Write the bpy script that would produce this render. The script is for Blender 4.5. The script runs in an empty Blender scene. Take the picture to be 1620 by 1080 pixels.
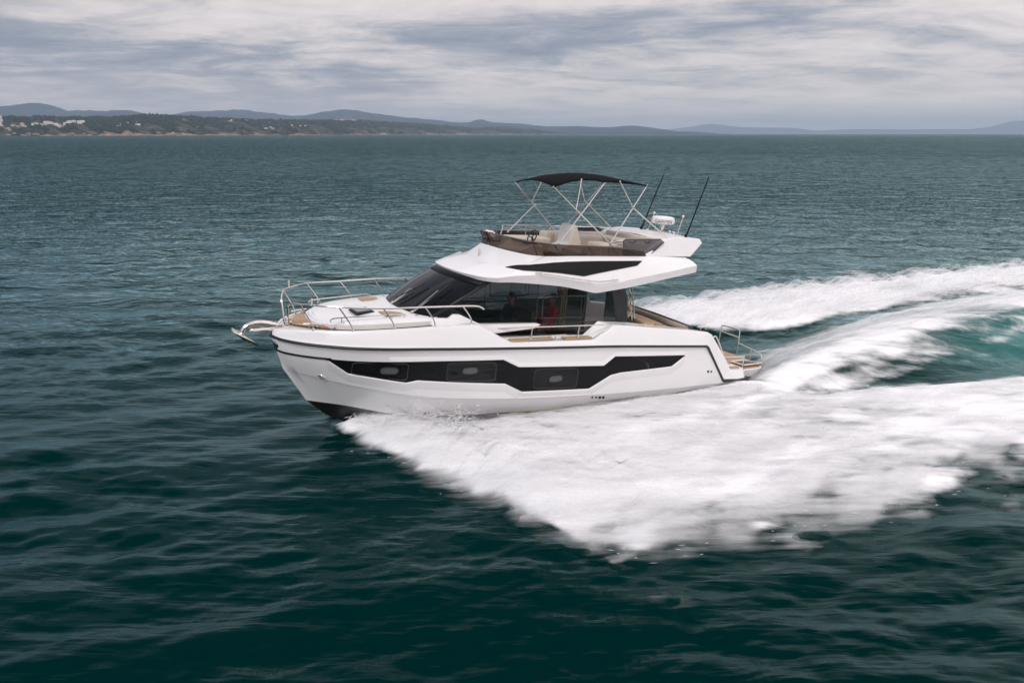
import bpy, bmesh, math, random
import numpy as np
from mathutils import Vector
random.seed(7); RNG = np.random.default_rng(11)
R = math.radians
scene = bpy.context.scene
col = scene.collection

# ------------------------------------------------------------------ camera, world, sun, exposure
CAM_H = 6.88
cam = bpy.data.cameras.new("camera"); cam.sensor_width = 36; cam.lens = 36 * 1180 / 1620
cam.clip_start = 0.1; cam.clip_end = 120000
camo = bpy.data.objects.new("camera", cam); col.objects.link(camo)
camo.location = (0, 0, CAM_H)
camo.rotation_euler = (R(90) - math.atan((540 - 211.5) / 1180), 0, 0)
scene.camera = camo
scene.view_settings.view_transform = 'Standard'; scene.view_settings.look = 'None'
scene.view_settings.exposure = 0.2; scene.view_settings.gamma = 1.0

SUN_EL, SUN_AZ = R(48), R(205)        # azimuth clockwise from +Y: behind the camera and to the left
world = bpy.data.worlds.new("World"); scene.world = world; world.use_nodes = True
nt = world.node_tree; nt.nodes.clear()
def nd(tree, typ, **kw):
    n = tree.nodes.new(typ)
    for k, v in kw.items():
        if k.startswith('i_'): n.inputs[k[2:].replace('_', ' ')].default_value = v
        else: setattr(n, k, v)
    return n
def ramp(tree, stops, interp='EASE'):
    n = tree.nodes.new('ShaderNodeValToRGB'); e = n.color_ramp.elements; n.color_ramp.interpolation = interp
    while len(e) < len(stops): e.new(0.5)
    for el, (p, c) in zip(e, stops):
        el.position = p; el.color = (c if len(c) == 4 else (*c, 1)) if hasattr(c, '__len__') else (c, c, c, 1)
    return n
def build_world():
    L = nt.links.new
    out = nd(nt, 'ShaderNodeOutputWorld'); bg = nd(nt, 'ShaderNodeBackground'); bg2 = nd(nt, 'ShaderNodeBackground')
    sky = nd(nt, 'ShaderNodeTexSky', sky_type='NISHITA', sun_disc=False, sun_elevation=SUN_EL, sun_rotation=SUN_AZ)
    L(sky.outputs[0], bg.inputs[0]); bg.inputs[1].default_value = 0.07
    tc = nd(nt, 'ShaderNodeTexCoord'); sep = nd(nt, 'ShaderNodeSeparateXYZ'); L(tc.outputs['Generated'], sep.inputs[0])
    # a flat cloud deck seen from below: direction divided by its height
    zc = nd(nt, 'ShaderNodeMath', operation='MAXIMUM'); L(sep.outputs[2], zc.inputs[0]); zc.inputs[1].default_value = 0.0
    za = nd(nt, 'ShaderNodeMath', operation='ADD'); L(zc.outputs[0], za.inputs[0]); za.inputs[1].default_value = 0.11
    dx = nd(nt, 'ShaderNodeMath', operation='DIVIDE'); L(sep.outputs[0], dx.inputs[0]); L(za.outputs[0], dx.inputs[1])
    dy = nd(nt, 'ShaderNodeMath', operation='DIVIDE'); L(sep.outputs[1], dy.inputs[0]); L(za.outputs[0], dy.inputs[1])
    cb = nd(nt, 'ShaderNodeCombineXYZ'); L(dx.outputs[0], cb.inputs[0]); L(dy.outputs[0], cb.inputs[1])
    mp = nd(nt, 'ShaderNodeMapping'); L(cb.outputs[0], mp.inputs[0]); mp.inputs['Scale'].default_value = (0.72, 0.95, 1); mp.inputs['Location'].default_value = (3.1, 1.7, 0)
    n1 = nd(nt, 'ShaderNodeTexNoise', i_Scale=0.62, i_Detail=11.0, i_Roughness=0.58, i_Distortion=0.9); L(mp.outputs[0], n1.inputs['Vector'])
    n2 = nd(nt, 'ShaderNodeTexNoise', i_Scale=2.6, i_Detail=10.0, i_Roughness=0.68, i_Distortion=0.5); L(mp.outputs[0], n2.inputs['Vector'])
    n3 = nd(nt, 'ShaderNodeTexNoise', i_Scale=0.22, i_Detail=3.0, i_Roughness=0.5); L(mp.outputs[0], n3.inputs['Vector'])
    a = nd(nt, 'ShaderNodeMath', operation='MULTIPLY'); L(n1.outputs[0], a.inputs[0]); a.inputs[1].default_value = 0.56
    b = nd(nt, 'ShaderNodeMath', operation='MULTIPLY_ADD'); L(n2.outputs[0], b.inputs[0]); b.inputs[1].default_value = 0.38; L(a.outputs[0], b.inputs[2])
    c = nd(nt, 'ShaderNodeMath', operation='MULTIPLY_ADD'); L(n3.outputs[0], c.inputs[0]); c.inputs[1].default_value = 0.30; L(b.outputs[0], c.inputs[2])
    # the deck is thinner to the right (east) than on the left
    d = nd(nt, 'ShaderNodeMath', operation='MULTIPLY_ADD'); L(sep.outputs[0], d.inputs[0]); d.inputs[1].default_value = 0.17; L(c.outputs[0], d.inputs[2])
    cr = ramp(nt, [(0.47, (0.235, 0.255, 0.325)), (0.54, (0.345, 0.355, 0.41)), (0.585, (0.51, 0.485, 0.505)), (0.65, (0.72, 0.65, 0.64)), (0.78, (0.93, 0.84, 0.81))], 'LINEAR')
    L(d.outputs[0], cr.inputs[0])
    # near the horizon the layers merge into one pale band
    hz = nd(nt, 'ShaderNodeMapRange'); L(sep.outputs[2], hz.inputs[0]); hz.inputs[1].default_value = 0.0; hz.inputs[2].default_value = 0.075
    hm = nd(nt, 'ShaderNodeMixRGB'); L(hz.outputs[0], hm.inputs[0]); hm.inputs[1].default_value = (0.76, 0.65, 0.61, 1); L(cr.outputs[0], hm.inputs[2])
    hf = nd(nt, 'ShaderNodeMath', operation='MULTIPLY_ADD'); L(hz.outputs[0], hf.inputs[0]); hf.inputs[1].default_value = 0.6; hf.inputs[2].default_value = 0.4
    L(hf.outputs[0], hm.inputs[0])
    # an overcast sky is brighter overhead than at the horizon
    up = nd(nt, 'ShaderNodeMapRange'); L(sep.outputs[2], up.inputs[0]); up.inputs[1].default_value = 0.14; up.inputs[2].default_value = 0.9
    up.inputs[3].default_value = 1.0; up.inputs[4].default_value = 1.7
    L(hm.outputs[0], bg2.inputs[0]); L(up.outputs[0], bg2.inputs[1])
    mx = nd(nt, 'ShaderNodeMixShader'); mx.inputs[0].default_value = 0.9
    L(bg.outputs[0], mx.inputs[1]); L(bg2.outputs[0], mx.inputs[2]); L(mx.outputs[0], out.inputs[0])
build_world()
sun = bpy.data.lights.new("sun", 'SUN'); sun.energy = 1.5; sun.angle = R(22); sun.color = (1.0, 0.96, 0.92)
suno = bpy.data.objects.new("sun", sun); col.objects.link(suno)
sd = Vector((math.sin(SUN_AZ) * math.cos(SUN_EL), math.cos(SUN_AZ) * math.cos(SUN_EL), math.sin(SUN_EL)))
suno.rotation_euler = sd.to_track_quat('Z', 'Y').to_euler()
scene.cycles.max_bounces = 8; scene.cycles.transparent_max_bounces = 16
scene.cycles.volume_bounces = 0
try: scene.cycles.use_denoising = True
except Exception: pass

# ------------------------------------------------------------------ boat frame (X aft from the stem, Y to port, Z up) -> world
YAW, TRIM = R(27.7), R(4.5)
POS = np.array([-5.59, 16.27, 0.5])
cY, sY, cT, sT = math.cos(YAW), math.sin(YAW), math.cos(TRIM), math.sin(TRIM)
def b2w(X, Y, Z):
    X2 = X * cT + Z * sT; Z2 = Z * cT - X * sT
    return (POS[0] + X2 * cY + Y * sY, POS[1] + X2 * sY - Y * cY, POS[2] + Z2)

# ------------------------------------------------------------------ materials
MATS = {}
def mat(name, color, rough=0.5, metal=0.0, coat=0.0, spec=0.5, noise=0.0, nscale=30.0, bump=0.0, bscale=60.0, stretch=(1, 1, 1)):
    if name in MATS: return MATS[name]
    m = bpy.data.materials.new(name); m.use_nodes = True; t = m.node_tree; L = t.links.new
    p = t.nodes['Principled BSDF']
    p.inputs['Base Color'].default_value = (*color, 1); p.inputs['Roughness'].default_value = rough
    p.inputs['Metallic'].default_value = metal; p.inputs['Coat Weight'].default_value = coat; p.inputs['Coat Roughness'].default_value = 0.06
    p.inputs['Specular IOR Level'].default_value = spec
    tc = nd(t, 'ShaderNodeTexCoord'); mp = nd(t, 'ShaderNodeMapping'); L(tc.outputs['Object'], mp.inputs[0]); mp.inputs['Scale'].default_value = stretch
    if noise > 0:
        n = nd(t, 'ShaderNodeTexNoise', i_Scale=nscale, i_Detail=6.0); L(mp.outputs[0], n.inputs['Vector'])
        r = ramp(t, [(0.3, [c * (1 - noise) for c in color]), (0.7, [min(1, c * (1 + noise)) for c in color])], 'LINEAR')
        L(n.outputs[0], r.inputs[0]); L(r.outputs[0], p.inputs['Base Color'])
    if bump > 0:
        n2 = nd(t, 'ShaderNodeTexNoise', i_Scale=bscale, i_Detail=4.0); L(mp.outputs[0], n2.inputs['Vector'])
        b = nd(t, 'ShaderNodeBump', i_Strength=bump, i_Distance=0.01); L(n2.outputs[0], b.inputs['Height']); L(b.outputs[0], p.inputs['Normal'])
    MATS[name] = m; return m
white = mat('gelcoat white', (0.80, 0.79, 0.80), 0.22, coat=0.35, noise=0.02, nscale=1.3)
nonslip = mat('grey nonslip deck', (0.60, 0.575, 0.55), 0.7, noise=0.04, nscale=8, bump=0.25, bscale=220)
blackg = mat('black gloss panel', (0.006, 0.0066, 0.008), 0.35, spec=0.18, noise=0.15, nscale=2)
blackm = mat('black antifouling', (0.012, 0.012, 0.013), 0.5, noise=0.3, nscale=4)
rubber = mat('black rubber', (0.018, 0.018, 0.02), 0.45)
steel = mat('stainless steel', (0.74, 0.71, 0.68), 0.16, 1.0, noise=0.05, nscale=9)
canvas = mat('black canvas', (0.005, 0.0055, 0.007), 0.9, spec=0.08, noise=0.25, nscale=5, bump=0.3, bscale=90)
cream = mat('cream upholstery', (0.60, 0.54, 0.46), 0.6, noise=0.05, nscale=5, bump=0.15, bscale=120)
paleseat = mat('pale grey upholstery', (0.58, 0.55, 0.52), 0.6, noise=0.05, nscale=6)
beige = mat('taupe upholstery', (0.36, 0.30, 0.235), 0.65, noise=0.08, nscale=6, bump=0.2, bscale=140)
darkcloth = mat('dark grey cover', (0.05, 0.053, 0.06), 0.8, noise=0.1, nscale=10)
dgrey = mat('dark grey plastic', (0.014, 0.015, 0.017), 0.4, noise=0.1, nscale=10)
lgrey = mat('grey plastic', (0.085, 0.088, 0.095), 0.5, noise=0.06, nscale=14)
redm = mat('red cloth', (0.80, 0.025, 0.035), 0.7, noise=0.12, nscale=14)
skinm = mat('skin', (0.5, 0.3, 0.22), 0.5, noise=0.06, nscale=9)
hairm = mat('dark hair', (0.015, 0.012, 0.01), 0.6, noise=0.2, nscale=30)
navy = mat('dark blue cloth', (0.02, 0.023, 0.035), 0.8, noise=0.2, nscale=9)
plastw = mat('white plastic', (0.78, 0.78, 0.78), 0.3, noise=0.02, nscale=4)
interior = mat('cabin lining', (0.04, 0.034, 0.028), 0.6, noise=0.15, nscale=3)
wood = mat('varnished wood', (0.30, 0.19, 0.10), 0.35, noise=0.2, nscale=8, stretch=(1, 8, 1))
yellowm = mat('yellow boot stripe', (0.42, 0.33, 0.06), 0.4, noise=0.1, nscale=8)
redp = mat('red plastic', (0.6, 0.02, 0.03), 0.4, noise=0.05, nscale=8)
ropem = mat('rope', (0.5, 0.46, 0.4), 0.8, noise=0.15, nscale=60)
def teak_mat():
    m = bpy.data.materials.new('teak planking'); m.use_nodes = True; t = m.node_tree; L = t.links.new; p = t.nodes['Principled BSDF']
    tc = nd(t, 'ShaderNodeTexCoord'); sep = nd(t, 'ShaderNodeSeparateXYZ'); L(tc.outputs['Object'], sep.inputs[0])
    f = nd(t, 'ShaderNodeMath', operation='MULTIPLY'); L(sep.outputs[1], f.inputs[0]); f.inputs[1].default_value = 1 / 0.065
    fr = nd(t, 'ShaderNodeMath', operation='FRACT'); L(f.outputs[0], fr.inputs[0])
    g = nd(t, 'ShaderNodeMath', operation='LESS_THAN'); L(fr.outputs[0], g.inputs[0]); g.inputs[1].default_value = 0.09
    fl = nd(t, 'ShaderNodeMath', operation='FLOOR'); L(f.outputs[0], fl.inputs[0])
    wn = nd(t, 'ShaderNodeTexWhiteNoise', noise_dimensions='1D'); L(fl.outputs[0], wn.inputs['W'])
    mp = nd(t, 'ShaderNodeMapping'); L(tc.outputs['Object'], mp.inputs[0]); mp.inputs['Scale'].default_value = (3, 40, 3)
    n = nd(t, 'ShaderNodeTexNoise', i_Scale=1.5, i_Detail=5.0); L(mp.outputs[0], n.inputs['Vector'])
    ad = nd(t, 'ShaderNodeMath', operation='MULTIPLY_ADD'); L(wn.outputs[0], ad.inputs[0]); ad.inputs[1].default_value = 0.35; L(n.outputs[0], ad.inputs[2])
    r = ramp(t, [(0.35, (0.30, 0.185, 0.10)), (0.9, (0.47, 0.32, 0.19))], 'LINEAR'); L(ad.outputs[0], r.inputs[0])
    mx = nd(t, 'ShaderNodeMixRGB'); L(g.outputs[0], mx.inputs[0]); L(r.outputs[0], mx.inputs[1]); mx.inputs[2].default_value = (0.09, 0.07, 0.055, 1)
    L(mx.outputs[0], p.inputs['Base Color']); p.inputs['Roughness'].default_value = 0.6
    return m
teak = teak_mat()
def glass_mat(name, tint, gloss_col=(1, 1, 1), body=(0.005, 0.006, 0.007), clear=0.6, rough=0.03, ior=1.42):
    m = bpy.data.materials.new(name); m.use_nodes = True; t = m.node_tree; t.nodes.clear(); L = t.links.new
    out = nd(t, 'ShaderNodeOutputMaterial'); tr = nd(t, 'ShaderNodeBsdfTransparent'); tr.inputs[0].default_value = (*tint, 1)
    df = nd(t, 'ShaderNodeBsdfDiffuse'); df.inputs[0].default_value = (*body, 1)
    tc = nd(t, 'ShaderNodeTexCoord'); n = nd(t, 'ShaderNodeTexNoise', i_Scale=2.5, i_Detail=3.0); L(tc.outputs['Object'], n.inputs['Vector'])
    bp = nd(t, 'ShaderNodeBump', i_Strength=0.02, i_Distance=0.02); L(n.outputs[0], bp.inputs['Height'])
    gl = nd(t, 'ShaderNodeBsdfGlossy'); gl.inputs['Roughness'].default_value = rough; gl.inputs[0].default_value = (*gloss_col, 1); L(bp.outputs[0], gl.inputs['Normal'])
    m1 = nd(t, 'ShaderNodeMixShader'); m1.inputs[0].default_value = clear; L(df.outputs[0], m1.inputs[1]); L(tr.outputs[0], m1.inputs[2])
    fr = nd(t, 'ShaderNodeFresnel'); fr.inputs[0].default_value = ior
    m2 = nd(t, 'ShaderNodeMixShader'); L(fr.outputs[0], m2.inputs[0]); L(m1.outputs[0], m2.inputs[1]); L(gl.outputs[0], m2.inputs[2]); L(m2.outputs[0], out.inputs[0])
    return m
cabglass = glass_mat('tinted cabin glass', (0.56, 0.57, 0.59), clear=0.72)
frontglass = glass_mat('dark windscreen glass', (0.08, 0.09, 0.10), body=(0.003, 0.004, 0.006), clear=0.5, ior=1.28)
smoke = glass_mat('brown smoked acrylic', (0.25, 0.185, 0.155), body=(0.05, 0.034, 0.027), clear=0.6)
vinyl = glass_mat('dark purple tinted panel', (0.24, 0.21, 0.27), body=(0.05, 0.045, 0.06), clear=0.6)

# ------------------------------------------------------------------ mesh builder
class MB:
    """collects geometry in the boat frame (X aft, Y port, Z up) or in plain world axes"""
    def __init__(s, boat=True): s.v = []; s.f = []; s.boat = boat
    def add(s, vs, fs):
        o = len(s.v); s.v += [tuple(map(float, p)) for p in vs]; s.f += [tuple(i + o for i in f) for f in fs]; return s
    def loft(s, curves, close_u=False, close_v=False):
        n = len(curves[0]); m = len(curves); vs = [p for c in curves for p in c]; fs = []
        for i in range(m if close_v else m - 1):
            for j in range(n if close_u else n - 1):
                a, b = i, (i + 1) % m; k = (j + 1) % n
                fs.append((a * n + j, a * n + k, b * n + k, b * n + j))
        return s.add(vs, fs)
    def tube(s, pts, r, n=8, cap=True, r2=None):
        pts = [Vector(p) for p in pts]; rings = []; m = len(pts)
        up = None
        for i, p in enumerate(pts):
            d = (pts[min(i + 1, m - 1)] - pts[max(i - 1, 0)]).normalized()
            if up is None:
                ref = Vector((0, 0, 1)) if abs(d.z) < 0.9 else Vector((1, 0, 0)); up = (ref - d * ref.dot(d)).normalized()
            else:
                up = (up - d * up.dot(d)); up = up.normalized() if up.length > 1e-6 else Vector((0, 1, 0))
            sd_ = d.cross(up); rr = r if r2 is None else r + (r2 - r) * i / max(1, m - 1)
            rings.append([p + (up * math.cos(2 * math.pi * k / n) + sd_ * math.sin(2 * math.pi * k / n)) * rr for k in range(n)])
        o = len(s.v); s.loft(rings, close_u=True)
        if cap: s.f.append(tuple(o + k for k in range(n))); s.f.append(tuple(o + (m - 1) * n + k for k in range(n)))
        return s
    def box(s, c, d, rz=0):
        x, y, z = d[0] / 2, d[1] / 2, d[2] / 2; ca, sa = math.cos(rz), math.sin(rz); vs = []
        for k in range(8):
            a = (x if k & 1 else -x); b = (y if k & 2 else -y); e = (z if k & 4 else -z)
            vs.append((c[0] + a * ca - b * sa, c[1] + a * sa + b * ca, c[2] + e))
        return s.add(vs, [(0, 1, 3, 2), (4, 6, 7, 5), (0, 4, 5, 1), (2, 3, 7, 6), (0, 2, 6, 4), (1, 5, 7, 3)])
    def prism(s, a, b):
        """solid between two matching outlines"""
        n = len(a); return s.add(list(a) + list(b), [tuple(range(n)), tuple(range(2 * n - 1, n - 1, -1))] + [(i, (i + 1) % n, n + (i + 1) % n, n + i) for i in range(n)])
    def lathe(s, c, prof, n=20):
        rings = [[(c[0] + r * math.cos(2 * math.pi * k / n), c[1] + r * math.sin(2 * math.pi * k / n), c[2] + z) for k in range(n)] for r, z in prof]
        o = len(s.v); s.loft(rings, close_u=True); m = len(prof)
        s.f.append(tuple(o + k for k in range(n))); s.f.append(tuple(o + (m - 1) * n + k for k in range(n))); return s
    def mirror(s):
        n = len(s.v); s.v += [(x, -y, z) for x, y, z in s.v]; s.f += [tuple(reversed([i + n for i in f])) for f in s.f]; return s
    def flip(s): s.v = [(x, -y, z) for x, y, z in s.v]; return s
    def build(s, name, m, parent=None, smooth=True, angle=32, bevel=0.0, solid=0.0, fix=True):
        me = bpy.data.meshes.new(name)
        vs = [(x, -y, z) for x, y, z in s.v] if s.boat else s.v
        me.from_pydata(vs, [], s.f); me.materials.append(m)
        bm = bmesh.new(); bm.from_mesh(me)
        bmesh.ops.remove_doubles(bm, verts=bm.verts, dist=1e-5)
        if fix: bmesh.ops.recalc_face_normals(bm, faces=bm.faces)
        bm.to_mesh(me); bm.free()
        o = bpy.data.objects.new(name, me); col.objects.link(o)
        if parent: o.parent = parent
        if solid:
            sm = o.modifiers.new('s', 'SOLIDIFY'); sm.thickness = solid; sm.offset = -1
        if bevel:
            b = o.modifiers.new('b', 'BEVEL'); b.width = bevel; b.segments = 3; b.limit_method = 'ANGLE'; b.angle_limit = R(28)
        if smooth:
            me.polygons.foreach_set('use_smooth', [True] * len(me.polygons)); me.set_sharp_from_angle(angle=R(angle))
            if bevel: o.modifiers.new('wn', 'WEIGHTED_NORMAL').keep_sharp = False
        return o
def tag(o, label=None, cat=None, group=None, kind=None):
    for k, v in (('label', label), ('category', cat), ('group', group), ('kind', kind)):
        if v: o[k] = v
    return o
def interp(x, xs, ys): return float(np.interp(x, xs, ys))
def smooth_poly(pts, n=6):
    """Catmull-Rom through the points"""
    P = [Vector(p) for p in pts]; out = []
    for i in range(len(P) - 1):
        a, b, c, d = P[max(i - 1, 0)], P[i], P[i + 1], P[min(i + 2, len(P) - 1)]
        for k in range(n):
            t = k / n
            out.append(0.5 * ((2 * b) + (c - a) * t + (2 * a - 5 * b + 4 * c - d) * t * t + (3 * b - a - 3 * c + d) * t ** 3))
    out.append(P[-1]); return [tuple(p) for p in out]
def rrect(x0, x1, z0, z1, r, n=5):
    pts = []
    for cx, cz, a0 in ((x1 - r, z1 - r, 0), (x0 + r, z1 - r, 90), (x0 + r, z0 + r, 180), (x1 - r, z0 + r, 270)):
        for k in range(n + 1):
            a = R(a0 + 90 * k / n); pts.append((cx + r * math.cos(a), cz + r * math.sin(a)))
    return pts

# ------------------------------------------------------------------ far shore distances (needed by the water's extent)
HORIZON_PX = 211.5
def far(px, py, dist):
    """a direction measured on the photograph, at a real distance in metres from the camera"""
    return ((px - 810) / 1180 * dist, dist, CAM_H + (HORIZON_PX - py) / 1180 * dist * 0.965)

# ------------------------------------------------------------------ water
def wave_tile(n, L, wind, lmin, lmax, sharp, seed):
    r = np.random.default_rng(seed); k1 = np.fft.fftfreq(n, L / n) * 2 * np.pi
    kx, ky = np.meshgrid(k1, k1, indexing='xy'); k = np.hypot(kx, ky); k[0, 0] = 1
    c = np.abs(kx * math.cos(wind) + ky * math.sin(wind)) / k
    S = k ** -3.6 * (0.04 + c ** sharp) * np.exp(-(k * lmin / (2 * np.pi)) ** 2) * np.exp(-(2 * np.pi / (k * lmax)) ** 4); S[0, 0] = 0
    h = np.fft.ifft2((r.normal(size=(n, n)) + 1j * r.normal(size=(n, n))) * np.sqrt(S)).real
    gy, gx = np.gradient(h, L / n); s = np.sqrt((gx ** 2 + gy ** 2).mean())
    return h / s                                        # unit rms slope
def samp(tile, L, x, y):
    n = tile.shape[0]; u = x / L * n; v = y / L * n; i = np.floor(u).astype(int); j = np.floor(v).astype(int); a = u - i; b = v - j
    a = a * a * (3 - 2 * a); b = b * b * (3 - 2 * b); i %= n; j %= n; i2 = (i + 1) % n; j2 = (j + 1) % n
    return (tile[j, i] * (1 - a) + tile[j, i2] * a) * (1 - b) + (tile[j2, i] * (1 - a) + tile[j2, i2] * a) * b
WIND = R(97)
T_small = wave_tile(512, 18.0, WIND, 0.24, 1.9, 7, 3)
T_mid = wave_tile(512, 61.0, WIND + 0.12, 1.0, 7.0, 6, 4)
T_turb = wave_tile(512, 15.0, R(115), 0.18, 2.4, 1.5, 5)
T_edge = wave_tile(512, 23.0, R(60), 0.35, 5.0, 1.0, 8); T_edge = T_edge / T_edge.std()
def sm(a, b, x): t = np.clip((x - a) / (b - a), 0, 1); return t * t * (3 - 2 * t)
def to_wake(x, y):
    dx, dy = x - POS[0], y - POS[1]; return dx * cY + dy * sY, dx * sY - dy * cY
PO_X = [1.1, 1.4, 2.2, 3.0, 3.7, 3.95, 5.7, 8.5, 11.1, 13.9, 20, 40, 90]
PO_Y = [0.3, 1.1, 3.4, 5.3, 7.2, 8.6, 8.7, 9.0, 9.7, 9.8, 10.6, 13, 20]
PI_X = [1.1, 2, 4, 7, 12.4, 13.2, 13.9, 16.6, 20.8, 40, 90]
PI_Y = [0.0, .2, 1.0, 1.5, 1.7, 2.4, 3.0, 3.9, 5.4, 9, 16]
SO_X = [1.1, 2, 3, 5, 10, 15, 18.8, 25.6, 32, 40, 60, 90]
SO_Y = [.2, 2, 3.8, 5.4, 6.0, 6.5, 7.1, 6.6, 6.4, 6.0, 7.5, 12]
SI_X = [1, 8, 12, 14.3, 14.9, 16, 19.6, 24, 31.5, 40, 90]
SI_Y = [.1, 1.6, 3, 5.0, 4.2, 2.4, 1.8, 1.9, 1.0, 2, 8]
def wake_fields(x, y):
    """foam cover, aeration and height of the wake at world points"""
    X, Y = to_wake(x, y)
    jag = samp(T_edge, 23.0, X * 0.55 + Y * 0.5, Y * 1.1 - X * .3) * 0.33 + samp(T_edge, 23.0, X * 2.1, Y * 2.6) * 0.13
    po = np.interp(X, PO_X, PO_Y) + jag * np.clip(0.15 + (X - 1) * .35, 0.1, 1.0); pi = np.interp(X, PI_X, PI_Y) + 0.25 * jag
    ahead = sm(1.1, 1.5, X)
    band = sm(-0.1, 1.7, po - Y) * sm(-0.25, 0.35, Y - pi) * ahead
    so = np.interp(X, SO_X, SO_Y) + jag * 0.7; si = np.interp(X, SI_X, SI_Y) + 0.3 * jag
    bands = sm(-0.1, 1.3, so + Y) * sm(-0.3, 0.6, -Y - si) * ahead
    band = band * (1 - .35 * sm(6.6, 8.2, Y) * sm(5.2, 4.0, X))
    thin = 1 - 0.45 * sm(14, 34, X)
    # stern wash: crest that leaves the port quarter and a churned centre
    cr_y = np.interp(X, [12.6, 15, 20, 28, 45, 90], [1.9, 2.1, 1.4, 1.2, 2.0, 4])
    aft = sm(12.7, 14.0, X)
    cw = np.interp(X, [13, 16, 20, 28, 60], [0.8, 1.0, 1.9, 2.4, 3.2])
    d = (Y - cr_y) / cw
    crest = np.exp(-np.where(d > 0, d * 1.35, d * 0.8) ** 2) * aft
    wash = np.clip(sm(np.interp(X, [14, 18, 23, 30], [1.9, 1.8, 1.7, 1.5]), np.interp(X, [14, 18, 23, 30], [.3, .1, -.4, -.5]), d + .18 * samp(T_edge, 23.0, X * .4, Y * 1.8)) * sm(-1.5, 0.1, Y + 0.09 * (X - 14.5)) * aft, 0, 1)
    wash = wash * (0.55 + 0.45 * sm(-.9, .1, d))
    foam = np.maximum(np.maximum(band * (0.98 - 0.10 * sm(16, 40, X)), bands * (1 - 0.1 * sm(20, 45, X))), wash * (1 - .25 * sm(30, 60, X)))
    aer = np.clip(np.exp(-((d - 1.0) / .75) ** 2) * aft * sm(18, 25, X) * .62 + 0.03 * sm(-1.0, 1.0, Y + 3.5) * sm(1.0, -1.0, Y - 6) * aft, 0, 1)
    u = np.clip((Y - pi) / np.maximum(po - pi, .3), 0, 1)
    hb = band * (0.05 + sm(1.0, 0.0, u) * np.interp(X, [1.2, 1.8, 2.6, 4, 6, 8, 10, 12, 30], [.10, .25, .42, .34, .20, .14, .04, 0, .10]))
    us = np.clip((-Y - si) / np.maximum(so - si, .3), 0, 1)
    hs = bands * (0.10 + 0.30 * np.sin(us * np.pi)) * np.interp(X, [1, 3, 12, 40], [.8, 1, 1, .6])
    amp = np.interp(X, [13, 15, 20, 26, 45, 90], [-0.05, 0.20, 0.48, 0.62, 0.5, 0.2])
    trough = -0.25 * aft * sm(0.6, 1.6, d) * sm(2.6, 1.6, d) - 0.18 * aft * sm(-3.2, -1.8, Y) * sm(0.2, -0.8, Y) * sm(24, 15, X)
    h = hb + hs + crest * amp + trough
    tb = np.clip(foam, 0, 1) * (1 - .75 * band * sm(.35, 0, u) * sm(7, 10, X) * sm(22, 16, X))
    h = h + tb * (samp(T_turb, 15.0, (X * .8 + Y * .25) * .42, (Y - X * .28) * 1.1) * 0.10 + samp(T_turb, 15.0, X * 0.22 + 3, Y * 0.5) * 0.16)
    # the hull pushes the surface down along its side
    h = h - 0.45 * sm(2.1, 1.75, np.abs(Y)) * sm(3, 5, X) * sm(15.0, 12.8, X)
    return foam, aer, h
def water_height(x, y):
    r = np.hypot(x, y)
    f, a, h = wake_fields(x, y)
    calm = 1 - 0.6 * np.clip(f, 0, 1)
    gust = 1 + .28 * np.clip(samp(T_edge, 23.0, x * .17, y * .24), -1.6, 1.6)
    w = samp(T_small, 18.0, x, y) * 0.15 * gust * sm(140, 40, r) + samp(T_mid, 61.0, x, y) * 0.085 * sm(300, 80, r)
    return f, a, h + w * calm
def build_water():
    inv = np.linspace(1 / 4.2, 1 / 900.0, 640); rr = 1 / inv
    rr = np.concatenate([rr, np.geomspace(1000, 90000, 26)])
    ang = np.radians(np.linspace(-54, 54, 1150)); n, m = len(rr), len(ang)
    Rg, A = np.meshgrid(rr, ang, indexing='ij'); x = (Rg * np.sin(A)).ravel(); y = (Rg * np.cos(A)).ravel()
    f, a, z = water_height(x, y)
    far_ = np.hypot(x, y) > 880; z[far_] = 0; f[far_] = 0; a[far_] = 0
    idx = np.arange(n * m).reshape(n, m)
    q = np.stack([idx[:-1, :-1], idx[:-1, 1:], idx[1:, 1:], idx[1:, :-1]], -1).reshape(-1, 4)
    me = bpy.data.meshes.new('water'); nv = n * m; nf = len(q)
    # the rest of the sea, behind and beside the camera
    me.vertices.add(nv); me.vertices.foreach_set('co', np.stack([x, y, z], -1).ravel().astype(np.float32))
    me.loops.add(nf * 4); me.loops.foreach_set('vertex_index', q.ravel().astype(np.int32))
    me.polygons.add(nf); me.polygons.foreach_set('loop_start', np.arange(0, nf * 4, 4, dtype=np.int32)); me.polygons.foreach_set('loop_total', np.full(nf, 4, dtype=np.int32))
    me.update(calc_edges=True)
    for nm, dat in (('foam', f), ('aeration', a)):
        at = me.attributes.new(nm, 'FLOAT', 'POINT'); at.data.foreach_set('value', dat.astype(np.float32))
    me.polygons.foreach_set('use_smooth', [True] * nf)
    o = bpy.data.objects.new('water', me); col.objects.link(o); o['kind'] = 'structure'
    me.materials.append(water_mat()); me.validate()
    return o
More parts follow.
